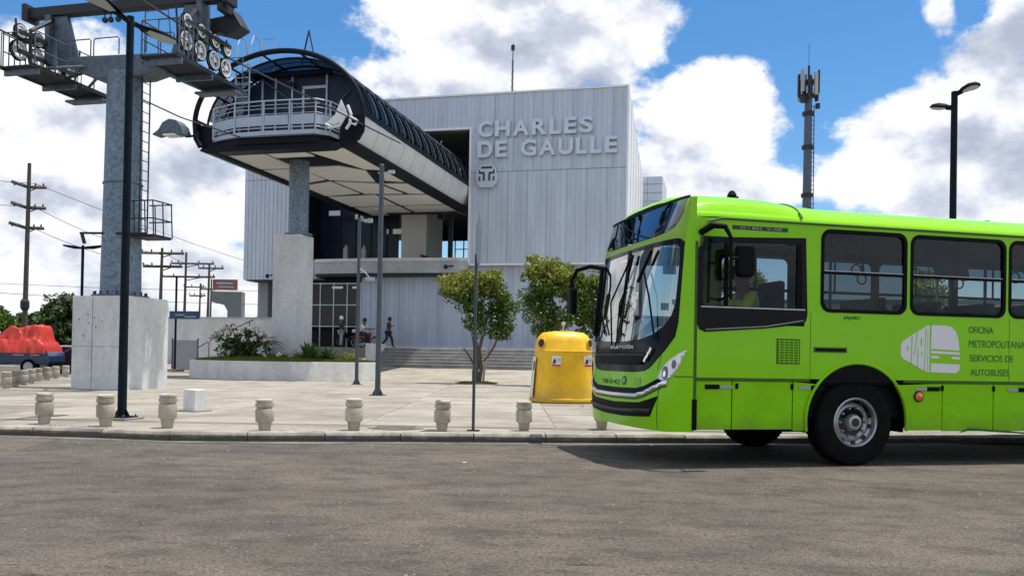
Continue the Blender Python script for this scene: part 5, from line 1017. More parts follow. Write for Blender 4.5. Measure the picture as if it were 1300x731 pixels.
    # windows
    for k, (xa, xb, z0, z1) in enumerate(wins):
        outer = rrect(xb, xa, z0, z1, .12); inner = rrect(xb+.04, xa-.04, z0+.04, z1-.04, .09); n = len(outer)
        m = MB(); vs = [(p[0], sg*(Y1+o), p[1]) for o in (.008, -.03) for P in (outer, inner) for p in P]
        m.add(vs, [(i, (i+1) % n, n+(i+1) % n, n+i) for i in range(n)]+[(n+i, n+(i+1) % n, 3*n+(i+1) % n, 3*n+i) for i in range(n)]+[(i, (i+1) % n, 2*n+(i+1) % n, 2*n+i) for i in range(n)])
        fr = m.build('window', 'black_trim', bus)
        for za, zb, o, gm in ((z0+.03, 2.225, -.012, 'bus_glass_clear' if k or sg < 0 else 'bus_glass'), (2.235, z1-.03, -.02, 'bus_glass' if sg > 0 else 'bus_glass_clear')):
            m = MB(); m.add([(xb+.035, sg*(Y1+o), za), (xa-.035, sg*(Y1+o), za), (xa-.035, sg*(Y1+o), zb), (xb+.035, sg*(Y1+o), zb)], [(0, 1, 2, 3)]); m.build('pane', gm, fr)
        m = MB(); m.box(xb+.04, xa-.04, sg*(Y1-.025), sg*(Y1-.004), 2.205, 2.245); mid = (xa+xb)/2; m.box(mid-.012, mid+.012, sg*(Y1-.04), sg*(Y1-.022), 2.245, z1-.04); m.build('slider_rail', 'black_trim', fr)
        m = MB(); m.box(xb+.045, xa-.045, sg*(Y1-.004), sg*(Y1-.001), 2.238, 2.246); m.build('slider_trim', 'alloy', fr)
    # driver window
    xa, xb, z0, z1 = dw
    outer = [(1.93, 1.505), (1.2, 1.56), (.74, 1.62), (.69, 1.65), (.668, 1.72), (.70, 2.60), (1.86, 2.535+.02), (1.98, 2.5), (2.03, 2.42), (2.035, 1.6), (2.0, 1.53)]
    inner = [(1.9, 1.80), (1.3, 1.80), (.76, 1.80), (.745, 1.8), (.74, 1.82), (.76, 2.52), (1.86, 2.49), (1.93, 2.46), (1.965, 2.38), (1.97, 1.84), (1.95, 1.8)]
    n = len(outer); m = MB(); m.add([(p[0], sg*(Y1+.008), p[1]) for p in outer+inner]+[(p[0], sg*(Y1-.03), p[1]) for p in outer+inner], [(i, (i+1) % n, n+(i+1) % n, n+i) for i in range(n)]+[(n+i, n+(i+1) % n, 3*n+(i+1) % n, 3*n+i) for i in range(n)]+[(i, (i+1) % n, 2*n+(i+1) % n, 2*n+i) for i in range(n)])
    fr = m.build('driver_window', 'black_gloss', bus)
    m = MB(); m.add([(.74, sg*(Y1-.015), 1.79), (1.97, sg*(Y1-.015), 1.79), (1.97, sg*(Y1-.015), 2.53), (.74, sg*(Y1-.015), 2.53)], [(0, 1, 2, 3)]); m.build('pane', 'bus_glass_clear', fr)
    m = MB(); m.box(.70, 1.99, sg*(Y1+.004), sg*(Y1+.014), 1.775, 1.79); m.tube([(.72, sg*(Y1+.012), 1.66), (1.2, sg*(Y1+.012), 1.58), (1.93, sg*(Y1+.012), 1.53)], .006, 4); m.build('trim_strip', 'alloy', fr)
    m = MB(); m.box(1.66, 1.70, sg*(Y1-.03), sg*(Y1+.004), 1.79, 2.5); m.build('divider', 'black_trim', fr)
    m = MB(); m.box(.74, .80, sg*(Y1-.03), sg*(Y1+.003), 1.8, 2.52); m.build('divider', 'black_trim', fr)
    return wins
side(1); side(-1)
# roof shell
def rz_(t):  # t 0..1 from near gutter to far gutter
    y = Y1*math.cos(PI*t); a = abs(math.cos(PI*t)); return y, 2.77+.30*(max(0, 1-a**3.2))**.62
def roofp(i, j):
    y, z = rz_(i); q = math.copysign(abs(y/Y1)**1.2, y); q = max(-1, min(1, q)); th = math.asin(abs(q))/(PI/2); qq = math.copysign(th, y)
    fx = fpt(qq, min(z, 3.02))[0]-.0; xx = [fx, fx-.03, fx-.12, fx-.3, 1.6, 1.35, 1.0, .7, .3, REAR][int(round(j*9))]
    xx = min(xx, fx-.001*j)
    k = int(round(j*9)); hump = [-.03, .01, .045, .07, .075, .075, .06, .025, 0, 0][k]
    if abs(y) > 1.2: hump *= .2
    return (xx, y, z+hump)
m = MB(); m.grid(roofp, 48, 9); m.build('roof', 'lime_paint', bus, smooth=True, fix=True)
m = MB(); pts = [(.75, rz_(t_/40)[0]*1.004, rz_(t_/40)[1]+.034) for t_ in range(1, 40)]; m.tube(pts, .012, 5); m.build('roof_seam', 'lime_dark', bus)
m = MB(); m.box(1.1, 1.22, .3, .42, 3.1, 3.2); m.lathe([(.05, 3.2), (.06, 3.22), (.03, 3.27), (0, 3.28)], 10, (1.16, .36, 0)); m.build('roof_beacon', 'black_trim', bus)
# rear and floor, interior lining
m = MB(); m.add([(REAR, -Y1, .4), (REAR, Y1, .4), (REAR, Y1, 2.9), (REAR, .8, 3.05), (REAR, -.8, 3.05), (REAR, -Y1, 2.9)], [(0, 1, 2, 3, 4, 5)]); m.build('rear_panel', 'lime_paint', bus)
m = MB(); m.box(REAR+.02, 2.2, -1.15, 1.15, .55, .92); m.box(REAR+.02, .8, -1.1, 1.1, .36, .54) if False else None; m.build('floor', 'black_trim', bus)
m = MB(); m.box(REAR+.05, 1.6, -1.1, 1.1, 2.78, 2.82); m.build('ceiling', 'bus_inner', bus)
m = MB()
for k in range(10): x_ = -.1-k*.85
for x_ in [-.05-.78*k for k in range(11)]:
    for y_ in (.82, .40, -.40, -.82):
        m.box(x_-.42, x_, y_-.2, y_+.2, 1.32, 1.42); m.box(x_-.5, x_-.42, y_-.2, y_+.2, 1.36, 2.0+.04*math.sin(x_*9)); m.box(x_-.3, x_-.2, y_-.05, y_+.05, .92, 1.32)
m.build('passenger_seats', 'seat_fabric', bus, bevel=.02)
m = MB()
for x_ in (-.3, -1.9, -3.4, -5, -6.6): 
    for y_ in (-.25, .25): m.tube([(x_, y_, .92), (x_, y_, 2.78)], .018, 6)
for y_ in (-.5, .5): m.tube([(.3, y_, 2.62), (-9, y_, 2.62)], .018, 6)
m.build('grab_rail', 'alloy', bus)
m = MB(); m.box(.78, 1.25, .35, .85, 1.35, 1.47); m.box(.70, .8, .35, .85, 1.4, 2.15); m.box(.9, 1.1, .5, .7, .92, 1.35); m.build('driver_seat', 'seat_fabric', bus, bevel=.03)
m = MB(); m.prism([(-1.12, 2.66), (-1.72, 2.66), (-1.76, 2.26), (-1.28, 2.26), (-1.25, 2.4), (-1.12, 2.5)], 'y', .95, .97); m.build('reflection_panel', 'reflection_blue', bus)  # added panel imitating a building's reflection in the second window
for x_ in (-.5, -1.3, -2.1, -2.9, -3.7):
    for y_ in (-.5, .5): m = MB(); m.tube([(x_, y_, 2.62), (x_, y_, 2.42)], .012, 5); m.tube([(x_+.07*math.cos(a), y_, 2.36+.07*math.sin(a)) for a in [2*PI*k/14 for k in range(14)]], .012, 5, closed=True); m.build('strap_handle', 'white_light', bus)
m = MB(); m.tube([(1.72+.1*math.cos(a)*.6, .6+.23*math.sin(a), 1.72+.12*math.cos(a)) for a in [2*PI*k/24 for k in range(24)]], .016, 6, closed=True); m.tube([(1.72, .6, 1.72), (1.95, .6, 1.4)], .03, 6); m.build('steering_wheel', 'black_trim', bus)
m = MB(); m.prism([(1.75, .92), (1.75, 1.3), (2.0, 1.42), (2.25, 1.36), (2.3, .92)], 'y', -1.05, 1.05); m.build('dashboard', 'black_trim', bus, bevel=.04)
m = MB(); m.box(.45, .5, .1, 1.15, .92, 1.75); m.build('driver_screen', 'bus_inner', bus)
m = MB(); m.add([(2.2, -.75, 1.42), (2.2, -.28, 1.42), (1.9, -.28, 1.72), (1.9, -.75, 1.72)], [(0, 1, 2, 3)]); m.add([(2.2, .0, 1.42), (2.2, .3, 1.42), (1.95, .3, 1.6), (1.95, .0, 1.6)], [(0, 1, 2, 3)]); m.build('dashboard_papers', 'paper', bus, solid=.004)
# papers on the far inner side of the cab, seen through the driver window
m = MB()
for x_, z_, w_, h_ in ((1.2, 2.38, .2, .12), (.95, 2.1, .14, .2), (1.3, 1.88, .12, .1), (1.0, 1.86, .16, .16)): m.box(x_, x_+w_, -1.14, -1.135, z_, z_+h_)
m.build('window_papers', 'paper', bus)
# front shell
mask = [(0, 1.04), (.26, 1.04), (.40, 1.06), (.47, 1.09), (.595, 1.2), (.74, 1.32), (.855, 1.44), (.885, 1.6), (.885, 2.3), (.875, 2.44), (.83, 2.52), (.74, 2.535), (0, 2.535)]
mf = [(-a, b) for a, b in mask[::-1][1:-1]]
maskp = mask+mf          # closed outline (full)
# lower U: outer rectangle with the mask cut from it
low = [(-1, .40), (1, .40), (1, 3.0), (.80, 2.99), (.78, 2.80), (.70, 2.68), (.62, 2.60), (.6, 2.545), (.74, 2.545)]+[p for p in mask[::-1] if p[1] < 2.53 or p[0] > .8][0:0]
rgt = [p for p in mask if p[0] > 0 and p[1] < 2.53]
lowp = [(-1, .40), (1, .40), (1, 2.99), (.885, 2.99), (.885, 2.52)]+[(.885, 2.45)]+[p for p in rgt[::-1] if p[1] < 2.4]+[(-p[0], p[1]) for p in rgt if p[1] < 2.4]+[(-.885, 2.45), (-.885, 2.99), (-1, 2.99)]
seen = []; [seen.append(p) for p in lowp if p not in seen]
decal('front_panel', seen, 'lime_paint', o=0, step=.04)
decal('header_strip', [(-.885, 2.5), (.885, 2.5), (.885, 2.99), (.80, 2.99), (.70, 2.74), (.635, 2.66), (.50, 2.625), (.3, 2.60), (-.3, 2.60), (-.50, 2.625), (-.635, 2.66), (-.70, 2.74), (-.80, 2.99), (-.885, 2.99)], 'lime_strip', o=.002, step=.04)
decal('sign_window', [(-.79, 3.0), (-.69, 2.74), (-.63, 2.67), (-.50, 2.635), (-.3, 2.61), (.3, 2.61), (.50, 2.635), (.63, 2.67), (.69, 2.74), (.79, 3.0)], 'sign_glass', o=.0, step=.05)
decal('sign_box', [(-.72, 2.98), (-.6, 2.70), (.6, 2.70), (.72, 2.98)], 'black_gloss', o=-.12, step=.08)
decal('sign_border', [(-.82, 3.015), (-.82, 2.985), (.82, 2.985), (.82, 3.015)], 'black_trim', o=.008, step=.05)
# black mask: frame around glass
glass = [(0, 1.40), (.285, 1.42), (.5, 1.48), (.66, 1.57), (.76, 1.68), (.81, 1.8), (.815, 2.3), (.80, 2.42), (.74, 2.47), (0, 2.49)]
glp = glass+[(-a, b) for a, b in glass[::-1][1:-1]]
lowm = [p for p in mask if p[1] < 2.0]; lg_ = [p for p in glass if p[1] < 2.1]
band = [(-a, b) for a, b in lowm[::-1]][:-1]+lowm+[(.885, 2.05)]+[(.815, 2.05)]+lg_[::-1]+[(-a, b) for a, b in lg_][1:]+[(-.815, 2.05), (-.885, 2.05)]
u_ = []; [u_.append(p) for p in band if p not in u_]
decal('front_mask', u_, 'black_gloss', o=.004, step=.04)
hm = [p for p in mask if p[1] >= 2.0]; hg = [p for p in glass if p[1] >= 2.1]
band2 = [(.885, 2.05)]+hm[:-1]+[(0, 2.535)]+[(-a, b) for a, b in hm[::-1][1:]]+[(-.885, 2.05), (-.815, 2.05)]+[(-a, b) for a, b in hg[:-1]]+[(0, 2.49)]+hg[::-1][1:]+[(.815, 2.05)]
u_ = []; [u_.append(p) for p in band2 if p not in u_]
decal('windshield_frame', u_, 'black_gloss', o=.004, step=.04)
ws = decal('windshield', glp, 'windshield_glass', o=.0, step=.05)
decal('windshield_divider', [(-.012, 1.38), (.012, 1.38), (.012, 2.52), (-.012, 2.52)], 'black_trim', o=.008, step=.05)
decal('grille_bar', [(-.42, 1.13), (.36, 1.13), (.42, 1.20), (.44, 1.265), (-.44, 1.265)], 'black_trim', o=.03, thick=.03)
decal('grille_ridge', [(-.42, 1.235), (.42, 1.235), (.42, 1.252), (-.42, 1.252)], 'wheel_dark', o=.036)
for k in range(3): decal('slash_mark', [(.40+.035*k, 1.17+.05*k), (.425+.035*k, 1.155+.05*k), (.455+.035*k, 1.215+.05*k), (.43+.035*k, 1.23+.05*k)], 'chrome', o=.035, step=.02)
# chrome smile, lower grille, bumper lines
def arcband(pts, th): return pts+[(a, b-th) for a, b in pts[::-1]]
sm = [(-.90, 1.0), (-.78, .965), (-.6, .91), (-.45, .84), (-.3, .80), (0, .79), (.3, .80), (.42, .83), (.6, .91), (.72, .955), (.78, .965)]
decal('bumper_slot', arcband([(a, b+.06) for a, b in sm], .075), 'black_trim', o=.004, step=.04)
decal('chrome_strip', arcband(sm, .045), 'chrome', o=.022, thick=.02, step=.04)
decal('bumper_lip', arcband([(a, b-.055) for a, b in sm], .02), 'lime_dark', o=.003, step=.04)
decal('lower_grille', [(-.66, .79), (-.36, .70), (0, .675), (.36, .70), (.66, .79), (.60, .68), (.52, .55), (.10, .515), (-.10, .515), (-.52, .55), (-.60, .68)], 'black_trim', o=.004, step=.04)
decal('lower_grille_bar', [(-.55, .64), (0, .60), (.55, .64), (.53, .59), (0, .555), (-.53, .59)], 'wheel_dark', o=.02, thick=.015, step=.04)
for mi in (False, True):
    hd = decal('headlight', [(.62, .98), (.655, 1.05), (.73, 1.14), (.80, 1.19), (.90, 1.25), (.985, 1.30), (.955, 1.2), (.93, 1.12), (.87, 1.03), (.82, .985), (.72, .955)], 'lens', o=.012, thick=.02, step=.03, mirror=mi)
    def disc(q, z, r): return [(q+r*.62*math.cos(a), z+r*math.sin(a)) for a in [2*PI*k/18 for k in range(18)]]
    decal('lamp_bulb', disc(.74, 1.045, .075), 'lens_dark', hd, o=.017, step=.03, mirror=mi); decal('lamp_bulb', disc(.86, 1.14, .05), 'lens_dark', hd, o=.017, step=.03, mirror=mi); decal('lamp_bulb', disc(.735, 1.035, .035), 'chrome', hd, o=.02, step=.02, mirror=mi)
    decal('bumper_seam', [(.62, .42), (.628, .42), (.668, .93), (.66, .93)], 'lime_dark', o=.004, step=.04, mirror=mi)
    decal('corner_seam', [(.60, 1.08), (.607, 1.08), (.66, 1.24), (.70, 1.5), (.692, 1.5), (.65, 1.24)][0:3]+[(.653, 1.24)], 'lime_dark', o=.004, step=.04, mirror=mi)
    decal('belt_seam', [(.88, 1.0), (1.0, 1.0), (1.0, 1.012), (.88, 1.012)], 'lime_dark', o=.003, step=.03, mirror=mi)
def ftext(name, body, q0, q1, z0, z1, mt, o=.008, bold=.0):
    me = text_mesh(body, 1, 0, bold); xs = [v.co.x for v in me.vertices]; ys = [v.co.y for v in me.vertices]; a, b, c, d = min(xs), max(xs), min(ys), max(ys)
    for v in me.vertices: v.co = Vector(fpt(q0+(v.co.x-a)/(b-a)*(q1-q0), z0+(v.co.y-c)/(d-c)*(z1-z0), o))
    me.materials.clear(); me.materials.append(MT[mt]); return link(name, me, bus)
ftext('maker_lettering', 'eurotix', -.09, .22, 1.315, 1.365, 'chrome', .009, .02)
ftext('fleet_number', 'TM-042', -.20, .06, .885, .945, 'decal_dark', .006, .01)
decal('round_badge', disc(.115, .935, .055), 'decal_dark', o=.006, step=.02); decal('badge_core', disc(.115, .935, .03), 'reflector_grey', o=.009, step=.02)
decal('faded_sticker', [(.26, .88), (.36, .88), (.36, .98), (.26, .98)], 'lime_strip', o=.005, step=.02)
# wipers
def wiper(pts, name='wiper'):
    m = MB(); m.tube([fpt(q, z, o) for q, z, o in pts], .012, 5); return m
m = wiper([(-.05, 1.36, .03), (-.12, 1.9, .06), (.06, 2.42, .05)]); m.tube([fpt(.0, 1.7, .04), fpt(.07, 2.45, .04)], .018, 5); m.build('wiper', 'black_trim', bus)
m = wiper([(.55, 1.42, .03), (.42, 1.9, .06), (.28, 2.2, .05)]); m.tube([fpt(.2, 2.1, .045), fpt(.36, 2.45, .045)], .02, 5); m.build('wiper', 'black_trim', bus)
m = wiper([(-.5, 1.42, .03), (-.3, 1.7, .05)]); m.tube([fpt(-.45, 1.9, .03), fpt(-.2, 1.5, .03)], .012, 5); m.build('wiper', 'black_trim', bus)
m = MB(); m.tube([fpt(-.62, 1.5, .03), fpt(-.6, 2.4, .03)], .03, 6); m.build('inner_pillar', 'black_trim', bus)
# front door edge strip on the near corner
m = MB(); m.box(2.03, 2.062, Y1-.005, Y1+.006, .42, 2.5); m.build('corner_strip', 'lime_dark', bus); m = MB(); m.box(2.02, 2.075, Y1-.003, Y1+.009, .42, .76); m.build('corner_rubber', 'black_trim', bus)
# side details
def sidebox(name, x0, x1, z0, z1, mt, o=.006, par=bus, bev=0): m = MB(); m.box(min(x0, x1), max(x0, x1), Y1-.01, Y1+o, z0, z1); return m.build(name, mt, par, bevel=bev)
v = sidebox('air_vent', 1.05, .755, 1.165, 1.45, 'lime_dark', .004)
for k in range(9): m = MB(); m.box(.77, 1.035, Y1+.004, Y1+.012, 1.185+k*.029, 1.197+k*.029); m.build('vent_slat', 'lime_lower', v)
for k in range(5): m = MB(); m.box(.775+k*.06, .783+k*.06, Y1+.004, Y1+.013, 1.17, 1.445); m.build('vent_rib', 'lime_lower', v)
sidebox('slot', .577, .146, 1.305, 1.365, 'lime_dark', .005); sidebox('slot_inner', .555, .168, 1.32, 1.35, 'black_trim', .007)
for x_ in (1.92, .60, -.95, -2.25, -3.5): sidebox('side_reflector', x_, x_-.17, .875, .925, 'black_trim', .003); sidebox('reflector_plate', x_+(.01 if x_ < 1 else -.18), x_+(.16 if x_ < 1 else -.33), .88, .915, 'reflector_grey', .004)
for x_, z_ in ((1.55, .93), (.86, .93), (-1.14, .93), (-1.87, .93)): sidebox('hinge', x_, x_-.03, z_-.05, z_+.01, 'black_trim', .008)
m = MB(); m.lathe([(.055, 0), (.05, .02), (.03, .035), (0, .04)], 16, (-.83, Y1-.005, .81), 'y'); q = m.build('side_marker', 'amber', bus, smooth=True); m = MB(); m.lathe([(.065, 0), (.065, .01)], 16, (-.83, Y1-.006, .81), 'y'); m.build('marker_base', 'black_trim', q)
m = MB(); m.prism([(-1.45, .40), (-1.55, .44), (-2.4, .38), (-2.4, .36), (-1.55, .41), (-1.42, .385)], 'y', Y1-.02, Y1+.004); m.build('skirt_trim', 'lime_dark', bus)
for x_ in (.62, -2.10, -3.45, -4.8): sidebox('panel_seam', x_+.003, x_-.003, 1.0, 1.76, 'lime_dark', .0015)
sidebox('panel_seam', .665, -.0, 1.74, 1.743, 'lime_dark', .0015) if False else None
# side lettering and emblem
def stext(name, body, x0, x1, z0, z1, mt, o=.004, bold=0.0, par=bus):
    me = text_mesh(body, 1, 0, bold); xs = [v.co.x for v in me.vertices]; ys = [v.co.y for v in me.vertices]; a, b, c, d = min(xs), max(xs), min(ys), max(ys)
    for v in me.vertices: v.co = Vector((x0+(v.co.x-a)/(b-a)*(x1-x0), Y1+o, z0+(v.co.y-c)/(d-c)*(z1-z0)))
    me.materials.clear(); me.materials.append(MT[mt]); return link(name, me, par)
stext('side_lettering', 'OFICINA', -1.515, -1.865, 1.575, 1.655, 'decal_dark', bold=.004)
stext('side_lettering', 'METROPOLITANA DE', -1.52, -2.48, 1.405, 1.49, 'decal_dark', bold=0)
stext('side_lettering', 'SERVICIOS DE', -1.535, -2.16, 1.235, 1.315, 'decal_dark', bold=.004)
stext('side_lettering', 'AUTOBUSES', -1.545, -2.10, 1.065, 1.145, 'decal_dark', bold=.004)
q = sidebox('number_strip', 1.62, .93, 2.655, 2.70, 'decal_black', .004); q['label'] = 'dark strip with small pale letters above the driver window'
stext('strip_lettering', 'D / 801  V-AR', 1.52, 1.0, 2.664, 2.692, 'reflector_grey', .006, .01)
stext('small_lettering', 'JAJABU', .20, -.02, 1.685, 1.73, 'decal_black', .004, .02)
em = sidebox('emblem', -.985, -1.0, 1.10, 1.11, 'decal_white', .002)
def sp(name, pts, mt='decal_white', o=.004): m = MB(); m.prism(pts, 'y', Y1-.005, Y1+o); return m.build(name, mt, em)
fr_ = [(-.99, 1.655), (-.99, 1.375), (-1.385, 1.36), (-1.37, 1.50), (-1.33, 1.59), (-1.27, 1.64), (-1.20, 1.657)]
sp('emblem_front', fr_); sp('emblem_bar', [(-.99, 1.352), (-.99, 1.322), (-1.39, 1.31), (-1.39, 1.34)]); sp('emblem_lamp', [(-.99, 1.295), (-.99, 1.265), (-1.10, 1.262), (-1.10, 1.292)]); sp('emblem_lamp', [(-1.28, 1.288), (-1.28, 1.258), (-1.39, 1.255), (-1.39, 1.285)]); sp('emblem_bumper', [(-.99, 1.205), (-.99, 1.10), (-1.33, 1.09), (-1.39, 1.13), (-1.39, 1.195)])
# wedge made of four tapering letters
def wz(x): t = (x+.56)/(-.39); return 1.30-.10*t-.13*t, 1.46+.19*t     # bottom, top of wedge at x
wed = [(-.60, 1.255), (-.575, 1.30), (-.575, 1.42), (-.60, 1.46), (-.945, 1.655), (-.965, 1.64), (-.965, 1.10), (-.95, 1.09)]
sp('emblem_wedge', wed)
for pts in ([(-.66, 1.35), (-.66, 1.40), (-.675, 1.405), (-.675, 1.345)], [(-.71, 1.19), (-.722, 1.185), (-.73, 1.52), (-.718, 1.525)], [(-.755, 1.30), (-.765, 1.30), (-.80, 1.56), (-.79, 1.57)], [(-.80, 1.14), (-.808, 1.137), (-.812, 1.38), (-.802, 1.38)], [(-.84, 1.43), (-.86, 1.40), (-.862, 1.50), (-.848, 1.50)], [(-.85, 1.33), (-.862, 1.29), (-.87, 1.34)], [(-.895, 1.10), (-.903, 1.098), (-.915, 1.63), (-.905, 1.63)], [(-.935, 1.08), (-.941, 1.077), (-.944, 1.6), (-.938, 1.6)]): sp('emblem_cut', pts, 'lime_paint', .0065)
# mirrors
m = MB(); m.tube([(2.0, Y1+.0, 2.6), (1.93, Y1+.16, 2.66), (1.82, Y1+.22, 2.64), (1.76, Y1+.24, 2.52), (1.76, Y1+.25, 1.85)], [.036, .038, .03, .02, .016], 10); mi = m.build('mirror', 'black_trim', bus, smooth=True); mi['label'] = 'left rear-view mirror on a curved arm'
m = MB(); m.prism(rrect(1.47, 1.69, 2.10, 2.46, .06), 'y', Y1+.17, Y1+.27); m.build('mirror_housing', 'black_trim', mi, bevel=.03)
m = MB(); m.tube([(1.76, Y1+.25, 2.3), (1.6, Y1+.25, 2.3)], .02, 6); m.tube([(1.76, Y1+.25, 1.9), (1.76, Y1-.02, 1.86)], .015, 6); m.build('mirror_stay', 'black_trim', mi)
m = MB(); P0 = Vector(fpt(-.9, 2.42)); m.tube([P0, P0+Vector((.18, -.18, .05)), P0+Vector((.34, -.3, 0)), P0+Vector((.4, -.34, -.15)), P0+Vector((.4, -.34, -.3))], .03, 8); mi = m.build('mirror', 'black_trim', bus, smooth=True); mi['label'] = 'right rear-view mirror reaching ahead of the windscreen'
m = MB(); m.box(P0.x+.34, P0.x+.44, P0.y-.46, P0.y-.24, P0.z-.62, P0.z-.25); m.build('mirror_housing', 'black_trim', mi, bevel=.03)
m = MB(); m.lathe([(.025, 0), (.02, .09)], 8, fpt(-.95, 2.95)); m.build('corner_lamp', 'black_trim', bus)
# wheels
def wheel(cx, sg, dual=False):
    y0 = sg*(Y1-.16); m = MB(); r = .503
    prof = [(.29, -.14), (.33, -.15), (.44, -.145), (.485, -.125), (r, -.09), (r, .09), (.485, .125), (.44, .145), (.33, .15), (.29, .14)]
    m.lathe(prof, 64, (cx, y0, r), 'y', cap=False); ty = m.build('wheel', 'rubber', bus, smooth=True)
    m = MB()
    for k in range(64): a = 2*PI*k/64; R = Matrix.Translation((cx, y0, r)) @ Matrix.Rotation(a, 4, 'Y'); m.box(.495, .507, -.1, .1, -.013, .013, R)
    m.build('tread_block', 'rubber', ty)
    m = MB(); o = sg
    rp = [(.292, -.02), (.292, .135), (.275, .15), (.262, .135), (.262, .06), (.235, .045), (.225, .06), (.19, .075), (.17, .06), (.15, .04), (.0, .04)]
    m.lathe([(a, o*b) for a, b in rp], 48, (cx, y0, r), 'y', cap=False); m.build('rim', 'alloy', ty, smooth=True)
    m = MB()
    for k in range(10): a = 2*PI*k/10+.2; m.lathe([(.028, 0), (.028, .012)], 10, (cx+.243*math.cos(a), y0+o*.055, r+.243*math.sin(a)), 'y')
    m.lathe([(.14, o*.041), (.15, o*.045), (.12, o*.05)], 30, (cx, y0, r), 'y', cap=False); m.build('hand_hole', 'wheel_dark', ty)
    m = MB()
    for k in range(10): a = 2*PI*k/10; m.lathe([(.016, 0), (.016, .035), (.01, .045)], 6, (cx+.168*math.cos(a), y0+(.06 if o > 0 else -.1), r+.168*math.sin(a)), 'y')
    m.lathe([(.095, o*.04), (.095, o*.10), (.08, o*.13), (.05, o*.135), (0, o*.135)], 24, (cx, y0, r), 'y'); m.build('hub', 'alloy', ty, smooth=True)
    m = MB(); m.lathe([(.05, o*.136), (.05, o*.142), (0, o*.142)], 16, (cx, y0, r), 'y'); m.lathe([(.155, o*.042), (.155, o*.055), (.105, o*.055), (.105, o*.042)], 30, (cx, y0, r), 'y', cap=False); m.build('hub_recess', 'wheel_dark', ty)
for cx in (0, -6.1):
    for sg in (1, -1): wheel(cx, sg)
m = MB(); m.tube([(0, -1, .5), (0, 1, .5)], .09, 8); m.tube([(-6.1, -1, .5), (-6.1, 1, .5)], .12, 8); m.box(-9, 1.9, -.45, -.3, .38, .56); m.box(-9, 1.9, .3, .45, .38, .56); m.build('chassis', 'black_trim', bus)
